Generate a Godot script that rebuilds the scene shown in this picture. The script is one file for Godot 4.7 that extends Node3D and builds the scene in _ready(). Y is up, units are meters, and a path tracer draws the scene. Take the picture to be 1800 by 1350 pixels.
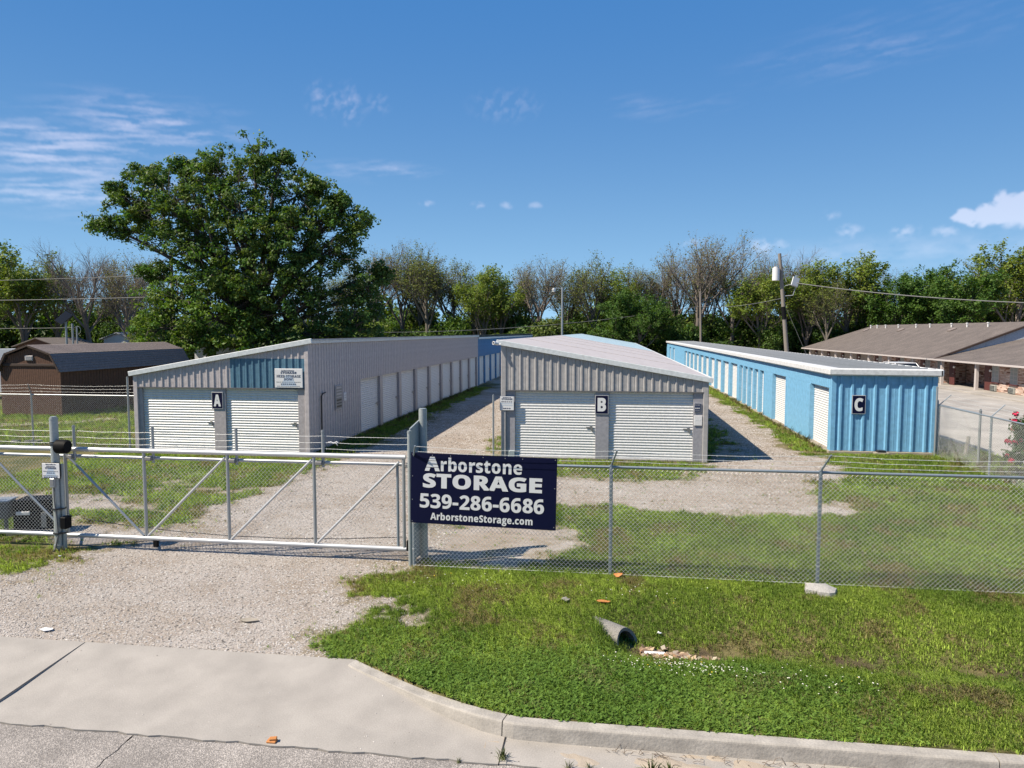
extends Node3D
# A self-storage yard seen from a low drone: x runs to the right along the street, -z away from it, y up, metres.

var rng := RandomNumberGenerator.new()
var M := {}
var taken := {}
var cache := {}


class MB:
	var v := PackedVector3Array()
	var n := PackedVector3Array()
	var c := PackedColorArray()
	var uv := PackedVector2Array()
	var col := Color(1, 1, 1)
	var colored := false

	func tri(a: Vector3, b: Vector3, d: Vector3) -> void:  # counter-clockwise seen from outside
		var nn := (b - a).cross(d - a).normalized()
		v.append(a); v.append(d); v.append(b)
		n.append(nn); n.append(nn); n.append(nn)
		if colored:
			c.append(col); c.append(col); c.append(col)

	func quad(a: Vector3, b: Vector3, d: Vector3, e: Vector3) -> void:
		tri(a, b, d)
		tri(a, d, e)

	func out_quad(a: Vector3, b: Vector3, d: Vector3, e: Vector3, o: Vector3) -> void:
		if (b - a).cross(d - a).dot(o) < 0.0:
			quad(a, e, d, b)
		else:
			quad(a, b, d, e)

	func out_tri(a: Vector3, b: Vector3, d: Vector3, o: Vector3) -> void:
		if (b - a).cross(d - a).dot(o) < 0.0:
			tri(a, d, b)
		else:
			tri(a, b, d)

	func box(m: Vector3, s: Vector3, bs := Basis()) -> void:
		var h := s * 0.5
		for ax in 3:
			for sg in [-1.0, 1.0]:
				var o := Vector3.ZERO
				o[ax] = sg
				var p := []
				for k in [[-1, -1], [1, -1], [1, 1], [-1, 1]]:
					var q := Vector3.ZERO
					q[ax] = sg * h[ax]
					q[(ax + 1) % 3] = k[0] * h[(ax + 1) % 3]
					q[(ax + 2) % 3] = k[1] * h[(ax + 2) % 3]
					p.append(m + bs * q)
				out_quad(p[0], p[1], p[2], p[3], bs * o)

	func rbox(m: Vector3, s: Vector3, r: float, bs := Basis()) -> void:  # box with chamfered edges
		var h := s * 0.5
		for ax in 3:
			var a1 := (ax + 1) % 3
			var a2 := (ax + 2) % 3
			for sg in [-1.0, 1.0]:
				var o := Vector3.ZERO
				o[ax] = sg
				var p := []
				for k in [[-1, -1], [1, -1], [1, 1], [-1, 1]]:
					var q := Vector3.ZERO
					q[ax] = sg * h[ax]
					q[a1] = k[0] * (h[a1] - r)
					q[a2] = k[1] * (h[a2] - r)
					p.append(m + bs * q)
				out_quad(p[0], p[1], p[2], p[3], bs * o)
			for s1 in [-1.0, 1.0]:
				for s2 in [-1.0, 1.0]:  # the edge that runs along ax
					var p := []
					for k in [[-1, 0], [1, 0], [1, 1], [-1, 1]]:
						var q := Vector3.ZERO
						q[ax] = k[0] * (h[ax] - r)
						q[a1] = s1 * (h[a1] - (r if k[1] == 1 else 0.0))
						q[a2] = s2 * (h[a2] - (0.0 if k[1] == 1 else r))
						p.append(m + bs * q)
					var o := Vector3.ZERO
					o[a1] = s1
					o[a2] = s2
					out_quad(p[0], p[1], p[2], p[3], bs * o)
		for sx in [-1.0, 1.0]:
			for sy in [-1.0, 1.0]:
				for sz in [-1.0, 1.0]:
					var o := Vector3(sx, sy, sz)
					var i := h - Vector3(r, r, r)
					out_tri(m + bs * (Vector3(h.x, i.y, i.z) * o), m + bs * (Vector3(i.x, h.y, i.z) * o), m + bs * (Vector3(i.x, i.y, h.z) * o), bs * o)

	func tubes(pts: PackedVector3Array, rad: PackedFloat32Array, k: int, cap := false) -> void:
		var last := pts.size() - 1
		var t := (pts[1] - pts[0]).normalized()
		var side := t.cross(Vector3.UP if absf(t.y) < 0.9 else Vector3.RIGHT).normalized()
		var ring := PackedVector3Array()
		var ringn := PackedVector3Array()
		for i in last + 1:
			if i > 0:
				t = (pts[mini(i + 1, last)] - pts[i - 1]).normalized()
			side = (side - t * side.dot(t)).normalized()
			var up := side.cross(t)
			var here := PackedVector3Array()
			var heren := PackedVector3Array()
			for j in k:
				var w := TAU * j / k
				var nn := side * cos(w) + up * sin(w)
				heren.append(nn)
				here.append(pts[i] + nn * rad[i])
			if i > 0:
				for j in k:
					var j2 := (j + 1) % k
					v.append(ring[j]); v.append(ring[j2]); v.append(here[j2])
					n.append(ringn[j]); n.append(ringn[j2]); n.append(heren[j2])
					v.append(ring[j]); v.append(here[j2]); v.append(here[j])
					n.append(ringn[j]); n.append(heren[j2]); n.append(heren[j])
					if colored:
						for q in 6:
							c.append(col)
			if cap and (i == 0 or i == last):
				var o := -t if i == 0 else t
				for j in range(1, k - 1):
					out_tri(here[0], here[j], here[j + 1], o)
			ring = here
			ringn = heren

	func tube(a: Vector3, b: Vector3, r0: float, r1: float, k := 8, cap := true) -> void:
		tubes(PackedVector3Array([a, b]), PackedFloat32Array([r0, r1]), k, cap)

	func prism(poly: PackedVector2Array, z0: float, z1: float, bs := Basis(), at := Vector3.ZERO) -> void:  # polygon in x, y pushed from z0 to z1
		var ids := Geometry2D.triangulate_polygon(poly)
		for i in range(0, ids.size(), 3):
			for z in [z0, z1]:
				var p := []
				for j in 3:
					p.append(at + bs * Vector3(poly[ids[i + j]].x, poly[ids[i + j]].y, z))
				out_tri(p[0], p[1], p[2], bs * Vector3(0, 0, 1.0 if z == maxf(z0, z1) else -1.0))
		var turn := 1.0 if Geometry2D.is_polygon_clockwise(poly) else -1.0
		for i in poly.size():
			var a := poly[i]
			var b := poly[(i + 1) % poly.size()]
			var e := b - a
			out_quad(at + bs * Vector3(a.x, a.y, z0), at + bs * Vector3(b.x, b.y, z0), at + bs * Vector3(b.x, b.y, z1), at + bs * Vector3(a.x, a.y, z1), bs * Vector3(-e.y, e.x, 0) * turn)

	func card(p: Vector3, a: Vector3, b: Vector3, nn: Vector3) -> void:  # one leaf: a kite with half-axes a (length) and b (width)
		var t := p + a
		var l := p - a * 0.15 - b
		var r := p - a * 0.15 + b
		v.append(p - a); v.append(t); v.append(l)
		v.append(p - a); v.append(r); v.append(t)
		for q in 6:
			n.append(nn)
			c.append(col)

	func mesh() -> ArrayMesh:
		var a := []
		a.resize(Mesh.ARRAY_MAX)
		a[Mesh.ARRAY_VERTEX] = v
		a[Mesh.ARRAY_NORMAL] = n
		if c.size() == v.size():
			a[Mesh.ARRAY_COLOR] = c
		if uv.size() == v.size():
			a[Mesh.ARRAY_TEX_UV] = uv
		var m := ArrayMesh.new()
		m.add_surface_from_arrays(Mesh.PRIMITIVE_TRIANGLES, a)
		return m


func numbered(called: String) -> String:
	var k: int = taken.get(called, 0)
	taken[called] = k + 1
	return called if k == 0 else "%s_%03d" % [called, k]


func tag(o: Node, label := "", category := "", group := "", kind := "") -> Node:
	for p in [["label", label], ["category", category], ["group", group], ["kind", kind]]:
		if p[1] != "":
			o.set_meta(p[0], p[1])
	return o


func thing(called: String, label: String, category: String, at := Vector3.ZERO, turn := 0.0, group := "") -> Node3D:
	var o := Node3D.new()
	o.name = numbered(called)
	add_child(o)
	o.position = at
	o.rotation.y = turn
	tag(o, label, category, group)
	return o


func part(parent: Node, called: String, shape, mat: Material, at := Vector3.ZERO, bs := Basis()) -> MeshInstance3D:
	var o := MeshInstance3D.new()
	o.name = called if parent != self else numbered(called)
	o.mesh = shape.mesh() if shape is MB else shape
	o.material_override = mat
	o.transform = Transform3D(bs, at)
	parent.add_child(o, true)
	return o


func single(called: String, shape, mat: Material, label: String, category: String, group := "", at := Vector3.ZERO, bs := Basis()) -> MeshInstance3D:
	var o := part(self, called, shape, mat, at, bs)
	tag(o, label, category, group)
	return o


func struct(called: String, shape, mat: Material, parent: Node = self) -> MeshInstance3D:
	var o := part(parent, called, shape, mat)
	if parent == self:
		o.set_meta("kind", "structure")
	return o


func lettering(parent: Node, called: String, what: String, mat: Material, mid: Vector3, w: float, h: float, bs := Basis(), serif := false, thick := 0.004, heavy := 0.0) -> MeshInstance3D:
	var t := TextMesh.new()
	var f := SystemFont.new()
	f.font_names = PackedStringArray(["Droid Serif" if serif else "Droid Sans"])
	f.font_weight = 700
	if heavy > 0.0:
		var fv := FontVariation.new()
		fv.base_font = f
		fv.variation_embolden = heavy
		t.font = fv
	else:
		t.font = f
	t.text = what
	t.font_size = 48
	t.pixel_size = 0.01
	t.depth = thick
	t.curve_step = 1.0
	var b := t.get_aabb()
	var sc := Vector3(w / maxf(b.size.x, 0.01), h / maxf(b.size.y, 0.01), 1)
	var o := part(parent, called, t, mat)
	var mb := b.position + b.size * 0.5
	o.transform = Transform3D(bs * Basis.from_scale(sc), mid - bs * (sc * mb))
	return o


func noise_image(size: int, freq: float, octaves: int, seed_: int, lo: float, hi: float, cellular := false, contrast := 1.0) -> Image:
	var f := FastNoiseLite.new()
	f.seed = seed_
	f.frequency = freq
	f.fractal_octaves = octaves
	f.fractal_type = FastNoiseLite.FRACTAL_FBM if octaves > 1 else FastNoiseLite.FRACTAL_NONE
	if cellular:
		f.noise_type = FastNoiseLite.TYPE_CELLULAR
		f.cellular_return_type = FastNoiseLite.RETURN_CELL_VALUE
	else:
		f.noise_type = FastNoiseLite.TYPE_SIMPLEX_SMOOTH
	var im := f.get_seamless_image(size, size)
	im.convert(Image.FORMAT_L8)
	var d := im.get_data()
	var lut := PackedByteArray()
	for i in 256:
		var t := clampf((i / 255.0 - 0.5) * contrast + 0.5, 0.0, 1.0)
		lut.append(int(clampf(lerpf(lo, hi, t), 0, 1) * 255.0))
	for i in d.size():
		d[i] = lut[d[i]]
	return Image.create_from_data(size, size, false, Image.FORMAT_L8, d)


func tex(im: Image) -> ImageTexture:
	return ImageTexture.create_from_image(im)


func lin(r: float, g: float, b: float, a := 1.0) -> Color:
	return Color(r, g, b, a).linear_to_srgb()


func mat(called: String, col: Color, rough := 0.7, metal := 0.0, grain = null, tile := 1.0, bump = null, bump_cm := 0.0) -> StandardMaterial3D:
	var m := StandardMaterial3D.new()
	m.resource_name = called
	m.albedo_color = col
	m.roughness = rough
	m.metallic = metal
	m.uv1_triplanar = true
	m.uv1_world_triplanar = true
	m.uv1_scale = Vector3.ONE * tile
	if grain != null:
		m.albedo_texture = grain
	if bump != null:
		m.heightmap_enabled = true
		m.heightmap_texture = bump
		m.heightmap_scale = bump_cm
	M[called] = m
	return m


func vmat(called: String, rough := 0.8, back := Color(0, 0, 0), sheen := 0.5) -> StandardMaterial3D:
	var m := StandardMaterial3D.new()
	m.resource_name = called
	m.vertex_color_use_as_albedo = true
	m.roughness = rough
	m.metallic_specular = sheen
	if back.r + back.g + back.b > 0:
		m.backlight_enabled = true
		m.backlight = back
	M[called] = m
	return m


func make_materials() -> void:
	var fine := tex(noise_image(512, 0.06, 4, 3, 0.86, 1.0))
	var blotch := tex(noise_image(512, 0.012, 5, 7, 0.84, 1.0, false, 1.3))
	var dirtm := tex(noise_image(512, 0.03, 5, 11, 0.90, 1.0, false, 1.3))
	var slabt := tex(noise_image(1024, 0.008, 6, 19, 0.88, 1.0, false, 1.1))
	var speck := tex(noise_image(1024, 0.16, 1, 5, 0.62, 1.0, true))
	var speckb := tex(noise_image(1024, 0.16, 1, 5, 0.0, 1.0, true))
	var fineb := tex(noise_image(512, 0.08, 4, 9, 0.0, 1.0))
	M["t_fine"] = fine
	M["t_blotch"] = blotch
	# painted metal
	mat("grey_paint", lin(0.45, 0.415, 0.42), 0.5, 0.0, dirtm, 0.35)
	mat("grey_paint_b", lin(0.342, 0.3344, 0.3344), 0.5, 0.0, dirtm, 0.35)
	mat("grey_pillar", lin(0.3572, 0.3344, 0.3458), 0.5, 0.0, dirtm, 0.5)
	mat("slate_pillar", lin(0.2812, 0.2812, 0.3116), 0.5, 0.0, dirtm, 0.5)
	mat("faded_blue", lin(0.0722, 0.1672, 0.2432), 0.55, 0.0, dirtm, 0.35)
	mat("sky_blue", lin(0.172, 0.395, 0.6), 0.45, 0.0, dirtm, 0.3)
	mat("deep_blue", lin(0.0456, 0.19, 0.3952), 0.5, 0.0, dirtm, 0.3)
	mat("pale_trim", lin(0.5624, 0.6004, 0.6156), 0.45, 0.0, dirtm, 0.4)
	mat("white_trim", lin(0.608, 0.6156, 0.6232), 0.5, 0.0, dirtm, 0.4)
	mat("door_white", lin(0.6536, 0.6574, 0.6536), 0.42, 0.0, dirtm, 0.6)
	mat("door_white_b", lin(0.5624, 0.57, 0.57), 0.45, 0.0, dirtm, 0.55)
	mat("seal", lin(0.1216, 0.1216, 0.1292), 0.8, 0.0, fine, 2.0)
	mat("roof_pale", lin(0.456, 0.418, 0.4104), 0.6, 0.0, dirtm, 0.15)
	mat("roof_pale_blue", lin(0.38, 0.5016, 0.5624), 0.55, 0.0, dirtm, 0.15)
	mat("roof_grey", lin(0.2736, 0.2888, 0.304), 0.55, 0.1, dirtm, 0.2)
	mat("dark_metal", lin(0.0228, 0.0228, 0.02508), 0.45, 0.3, fine, 3.0)
	mat("steel", lin(0.342, 0.342, 0.3496), 0.35, 0.8, fine, 4.0)
	# galvanised pipe and wire
	mat("galv", lin(0.38, 0.4028, 0.418), 0.42, 0.55, fine, 5.0)
	mat("galv_bright", lin(0.532, 0.5472, 0.5624), 0.40, 0.35, fine, 5.0)
	mat("galv_wire", lin(0.66, 0.67, 0.66), 0.42, 0.3)
	mat("galv_dull", lin(0.2584, 0.304, 0.342), 0.5, 0.4, fine, 5.0)
	mat("post_green_grey", lin(0.3496, 0.3876, 0.3876), 0.45, 0.3, dirtm, 1.5)
	# signs
	mat("navy", lin(0.00266, 0.00418, 0.02584), 0.35)
	M["navy"].metallic_specular = 0.25
	M["navy"].roughness = 0.55
	mat("sign_white", lin(0.5928, 0.6004, 0.608), 0.45)
	mat("sign_border", lin(0.3192, 0.3268, 0.3496), 0.5)
	mat("sign_ink", lin(0.0228, 0.0342, 0.076), 0.5)
	mat("sign_pale_blue", lin(0.3952, 0.4788, 0.5776), 0.5)
	mat("sign_grey", lin(0.1672, 0.1748, 0.1824), 0.5)
	# ground and masonry
	mat("concrete", lin(0.385, 0.357, 0.325), 0.9, 0.0, slabt, 0.16, fineb, 0.15)
	m_detail("concrete", fine, 1.7)
	mat("kerb_concrete", lin(0.4256, 0.3952, 0.3534), 0.9, 0.0, blotch, 0.5, fineb, 0.3)
	m_detail("kerb_concrete", fine, 1.2)
	mat("chip_seal", lin(0.5016, 0.456, 0.418), 0.92, 0.0, speck, 0.75, speckb, 0.7)
	m_detail("chip_seal", blotch, 0.15)
	mat("lot_concrete", lin(0.4, 0.37, 0.335), 0.9, 0.0, blotch, 0.07)
	m_detail("lot_concrete", dirtm, 0.6)
	mat("old_concrete", lin(0.304, 0.2888, 0.2584), 0.92, 0.0, speck, 1.0, fineb, 0.6)
	mat("footing_concrete", lin(0.50, 0.48, 0.455), 0.95, 0.0, speck, 1.2, fineb, 0.8)
	mat("path_concrete", lin(0.3192, 0.2812, 0.228), 0.9, 0.0, blotch, 0.4)
	mat("dark_earth", lin(0.0342, 0.02888, 0.02432), 0.95, 0.0, fine, 2.0)
	# wood, roofing
	mat("brown_wood", lin(0.1064, 0.05016, 0.02888), 0.75, 0.0, blotch, 0.9)
	mat("brown_trim", lin(0.0456, 0.0266, 0.019), 0.75, 0.0, fine, 1.0)
	mat("barn_shingle", lin(0.29, 0.24, 0.225), 0.9, 0.0, speck, 0.35, fineb, 0.4)
	mat("motel_shingle", lin(0.2052, 0.171, 0.152), 0.92, 0.0, speck, 0.25, fineb, 0.4)
	m_detail("motel_shingle", blotch, 0.12)
	mat("pole_wood", lin(0.228, 0.2014, 0.1748), 0.85, 0.0, fine, 1.2)
	mat("maroon", lin(0.0988, 0.0266, 0.02432), 0.6, 0.0, fine, 1.0)
	mat("porch_white", lin(0.5016, 0.456, 0.4408), 0.6, 0.0, fine, 1.0)
	mat("siding_pale", lin(0.418, 0.456, 0.5016), 0.6, 0.0, dirtm, 0.5)
	mat("mortar", lin(0.3192, 0.2736, 0.2356), 0.95, 0.0, fine, 1.0)
	mat("black_plastic", lin(0.00912, 0.00912, 0.00988), 0.45, 0.0, fine, 3.0)
	M["black_plastic"].metallic_specular = 0.2
	M["black_plastic"].roughness = 0.6
	mat("white_plastic", lin(0.608, 0.608, 0.608), 0.45)
	mat("grey_box", lin(0.304, 0.3572, 0.38), 0.5, 0.1, dirtm, 1.0)
	mat("weathered_box", lin(0.114, 0.1178, 0.114), 0.7, 0.1, blotch, 1.6)
	mat("cable", lin(0.0342, 0.0342, 0.0342), 0.6)
	mat("cable_grey", lin(0.152, 0.152, 0.152), 0.6)
	mat("white_car_paint", lin(0.5472, 0.5548, 0.5624), 0.3)
	M["white_car_paint"].clearcoat_enabled = true
	mat("red_car_paint", lin(0.228, 0.00912, 0.0152), 0.3)
	mat("car_glass", lin(0.00912, 0.01064, 0.01216), 0.08)
	mat("tyre", lin(0.0152, 0.0152, 0.0152), 0.85)
	mat("window_glass", lin(0.076, 0.0912, 0.0912), 0.1)
	mat("curtain", lin(0.3192, 0.342, 0.3268), 0.8, 0.0, fine, 2.0)
	mat("solar_black", lin(0.00456, 0.00532, 0.0076), 0.2)
	mat("paper_white", lin(0.57, 0.57, 0.5776), 0.7)
	mat("orange_scrap", lin(0.418, 0.1672, 0.0456), 0.7)
	mat("sand", lin(0.3952, 0.3344, 0.266), 0.95, 0.0, fine, 2.5, fineb, 0.4)
	mat("plastic_film", lin(0.418, 0.456, 0.5016), 0.35)
	vmat("brick", 0.9)
	vmat("bark", 0.9)
	vmat("leaf", 0.55, lin(0.75, 0.8, 0.25), 0.35)
	vmat("blade", 0.6, lin(0.75, 0.8, 0.22), 0.3)
	vmat("stone_bits", 0.9)
	vmat("litter_bits", 0.85)


func m_detail(called: String, t: Texture2D, tile: float) -> void:
	var m: StandardMaterial3D = M[called]
	m.detail_enabled = true
	m.detail_blend_mode = BaseMaterial3D.BLEND_MODE_MUL
	m.detail_albedo = t
	m.detail_uv_layer = BaseMaterial3D.DETAIL_UV_2
	m.uv2_triplanar = true
	m.uv2_world_triplanar = true
	m.uv2_scale = Vector3.ONE * tile


func cloud_cover() -> ImageTexture:
	var w := 4096
	var h := 2048
	var im := Image.create(w, h, false, Image.FORMAT_RGBA8)
	im.fill(Color(1, 1, 1, 0))
	var f := FastNoiseLite.new()
	f.seed = 21
	f.noise_type = FastNoiseLite.TYPE_SIMPLEX_SMOOTH
	f.fractal_octaves = 5
	f.fractal_gain = 0.5
	f.frequency = 1.0
	f.domain_warp_enabled = true
	f.domain_warp_amplitude = 0.8
	f.domain_warp_frequency = 0.5
	# name, azimuth, elevation, half width, half height (degrees); w: streaked wisp, f: faint veil, p: small puff, c: heaped cloud
	var list := [["w", -34.2, 13.9, 9.0, 2.7, 0.95], ["w", -40.6, 11.6, 9.5, 3.0, 0.8], ["w", -39.1, 9.1, 9.5, 2.0, 0.75], ["w", -30.0, 11.2, 8.0, 2.3, 0.6], ["w", -18.5, 12.2, 6.4, 1.0, 0.55],
		["v", -22.5, 17.1, 1.5, 1.5, 0.5], ["v", -20.4, 16.9, 1.4, 1.8, 0.5], ["v", -18.3, 17.1, 1.3, 1.0, 0.3], ["v", -8.3, 17.2, 3.6, 1.5, 0.25], ["w", 4.1, 16.9, 6.5, 1.3, 0.2],
		["p", -14.6, 10.0, 0.8, 0.35, 0.5], ["p", -10.5, 9.9, 0.9, 0.4, 0.5], ["p", -8.2, 9.9, 0.9, 0.4, 0.5], ["p", -6.0, 9.9, 0.9, 0.4, 0.45], ["c", 26.9, 7.7, 3.3, 1.6, 1.0],
		["p", 20.8, 7.0, 1.2, 0.75, 0.6], ["p", 17.3, 7.2, 1.2, 0.75, 0.55], ["p", 23.2, 6.8, 1.3, 0.6, 0.55], ["f", 19.8, 5.6, 13.5, 1.4, 0.4], ["p", 11.6, 6.4, 2.2, 0.8, 0.6], ["p", 6.3, 6.8, 1.5, 0.6, 0.4],
		["w", 19.3, 19.5, 10.6, 2.3, 0.16], ["w", 15.3, 18.6, 10.6, 1.6, 0.14], ["p", 16.0, 8.4, 0.9, 0.5, 0.4]]
	var r := RandomNumberGenerator.new()
	r.seed = 5
	for k in 26:  # the same kind of sky goes on all round
		var az := 42.0 + r.randf() * 262.0
		list.append([["w", "w", "f", "p", "c"][k % 5], az, r.randf_range(6, 20) if k % 5 != 4 else r.randf_range(5, 9), r.randf_range(3, 9), r.randf_range(0.8, 2.4), r.randf_range(0.3, 0.6)])
	for q in list:
		var kind: String = q[0]
		var x0 := int((q[1] - q[3] * 1.3) / 360.0 * w)
		var x1 := int((q[1] + q[3] * 1.3) / 360.0 * w)
		var y0 := int((90.0 - q[2] - q[4] * 1.3) / 180.0 * h)
		var y1 := int((90.0 - q[2] + q[4] * 1.3) / 180.0 * h)
		for y in range(y0, y1 + 1):
			var el := 90.0 - (y + 0.5) * 180.0 / h
			for x in range(x0, x1 + 1):
				var az := (x + 0.5) * 360.0 / w
				var u: float = (az - q[1]) / q[3]
				var vv: float = (el - q[2]) / q[4]
				var d := u * u + vv * vv
				if d > 1.6:
					continue
				var a := 0.0
				var soft := clampf(1.0 - d * 0.8, 0, 1)
				soft *= soft
				if kind == "w":  # combed cirrus: long fine streaks, slightly tilted
					var s := f.get_noise_2d(az * 0.22 + el * 0.25, el * 1.9 - az * 0.22)
					var t := f.get_noise_2d(az * 0.10 + 31.0, el * 0.35)
					a = soft * clampf(0.35 + s * 1.1, 0, 1) * clampf(0.75 + t * 1.6, 0, 1.3)
				elif kind == "v":  # tufts leaning to the right
					var s := f.get_noise_2d(az * 1.1 - el * 0.9, el * 0.8 + az * 0.5)
					a = soft * clampf(0.2 + s * 1.5, 0, 1)
				elif kind == "f":
					a = soft * clampf(0.5 + f.get_noise_2d(az * 0.35, el * 0.9) * 0.9, 0, 1)
				elif kind == "p":
					a = smoothstep(-0.1, 1.0, 0.6 - d + f.get_noise_2d(az * 1.1, el * 1.4) * 1.2) * soft * 1.1
				else:
					var lump := f.get_noise_2d(az * 0.8 + 7.0, el * 1.0) * 0.45
					for g in [[-0.75, 0.0, 0.28], [-0.35, -0.05, 0.42], [0.05, 0.2, 0.55], [0.45, 0.25, 0.62], [0.85, 0.05, 0.6], [0.2, -0.25, 0.5], [1.1, -0.2, 0.4]]:
						var ee: float = Vector2(u - g[0], (vv - g[1]) * 0.75).length() / g[2]
						a = maxf(a, smoothstep(0.0, 0.35, 1.0 - ee + lump))
					a *= smoothstep(-0.75, -0.3, vv + lump * 0.5)
				a = clampf(a * q[5], 0, 1)
				if a > 0.003:
					var was := im.get_pixel(posmod(x, w), y)
					im.set_pixel(posmod(x, w), y, Color(1, 1, 1, 1.0 - (1.0 - was.a) * (1.0 - a)))
	return tex(im)


func make_light() -> void:
	var cam := Camera3D.new()
	cam.name = "camera"
	add_child(cam)
	cam.position = Vector3(0, 4.0, 0)
	cam.rotation_degrees = Vector3(-4.22, 7.85, 0)
	cam.fov = 56.8
	cam.near = 0.1
	cam.far = 2000.0
	cam.current = true
	var sky := ProceduralSkyMaterial.new()
	sky.sky_top_color = Color8(47, 97, 152)
	sky.sky_horizon_color = Color8(133, 171, 197)
	sky.sky_curve = 0.115
	sky.ground_bottom_color = Color8(81, 79, 66)
	sky.ground_horizon_color = Color8(114, 122, 120)
	sky.sun_angle_max = 12.0
	sky.sky_cover = cloud_cover()
	sky.sky_cover_modulate = Color(0.50, 0.43, 0.38)
	var e := Environment.new()
	e.background_mode = Environment.BG_SKY
	e.sky = Sky.new()
	e.sky.sky_material = sky
	e.tonemap_mode = Environment.TONE_MAPPER_LINEAR
	e.tonemap_exposure = 1.78
	e.sdfgi_enabled = true
	e.ssao_enabled = true
	e.ssil_enabled = true
	var we := WorldEnvironment.new()
	we.name = "daylight"
	we.environment = e
	add_child(we)
	var sun := DirectionalLight3D.new()
	sun.name = "sun"
	add_child(sun)
	sun.light_energy = 1.6
	sun.light_color = Color(1.0, 0.95, 0.87)
	sun.light_angular_distance = 0.5
	sun.shadow_enabled = true
	sun.look_at_from_position(Vector3.ZERO, Vector3(0.776, -1.0, -0.35), Vector3.UP)


func _ready() -> void:
	make_materials()
	make_light()
	make_ground()
	make_street()
	make_storage_buildings()
	make_motel()
	make_left_yard()
	make_fences()
	make_gate()
	make_signs()
	make_poles()
	make_trees()
	make_small_things()
	make_grass_and_stones()


const GN := 1024
const GX0 := -24.0
const GZ0 := -54.0
const GS := 48.0
var gravel_w := PackedFloat32Array()
var green_w := PackedByteArray()
var dry_w := PackedByteArray()


func back_edge(x: float) -> float:  # where the concrete of the apron and kerb ends and the ground begins
	var p := [[-3.05, -8.1], [-2.42, -7.74], [-1.92, -7.43], [-1.49, -7.2], [-1.2, -7.08], [-0.9, -7.005], [-0.4, -6.99]]
	if x <= p[0][0]:
		return -8.1
	for i in range(1, p.size()):
		if x < p[i][0]:
			return lerpf(p[i - 1][1], p[i][1], (x - p[i - 1][0]) / (p[i][0] - p[i - 1][0]))
	return -6.99


func ground_y(x: float, z: float) -> float:
	if z > back_edge(x) + 0.04:
		return -0.26
	var y := 0.012 * sin(x * 1.7 + z * 0.6) * sin(z * 1.3 - x * 0.4) * smoothstep(-30.0, -12.0, z)
	if z > -12.0:
		y += lerpf(-0.02, 0.03, smoothstep(-3.2, -1.4, x)) * smoothstep(-8.8, -7.4, z) - 0.018 * smoothstep(-2.0, -4.0, x) * smoothstep(-9.5, -8.2, z)
		var d := 0.30 * smoothstep(-0.25, 0.4, x) * lerpf(1.0, 0.6, clampf((x - 1.0) / 8.0, 0, 1))
		var q := (z + 9.35 + 0.12 * sin(x * 0.9)) / 0.68
		y -= d * exp(-q * q)
	return y


func gravel_at(x: float, z: float) -> float:
	var i := int((x - GX0) / GS * GN)
	var j := int((z - GZ0) / GS * GN)
	if i < 0 or j < 0 or i >= GN or j >= GN:
		return 0.0
	return gravel_w[j * GN + i]


func field(a: PackedByteArray, x: float, z: float) -> float:
	var i := clampi(int((x - GX0) / GS * GN), 0, GN - 1)
	var j := clampi(int((z - GZ0) / GS * GN), 0, GN - 1)
	return a[j * GN + i] / 255.0


func capsule(p: Vector2, a: Vector2, b: Vector2, r: float) -> float:
	var ab := b - a
	var t := clampf((p - a).dot(ab) / ab.length_squared(), 0, 1)
	return r - p.distance_to(a + ab * t)


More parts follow.
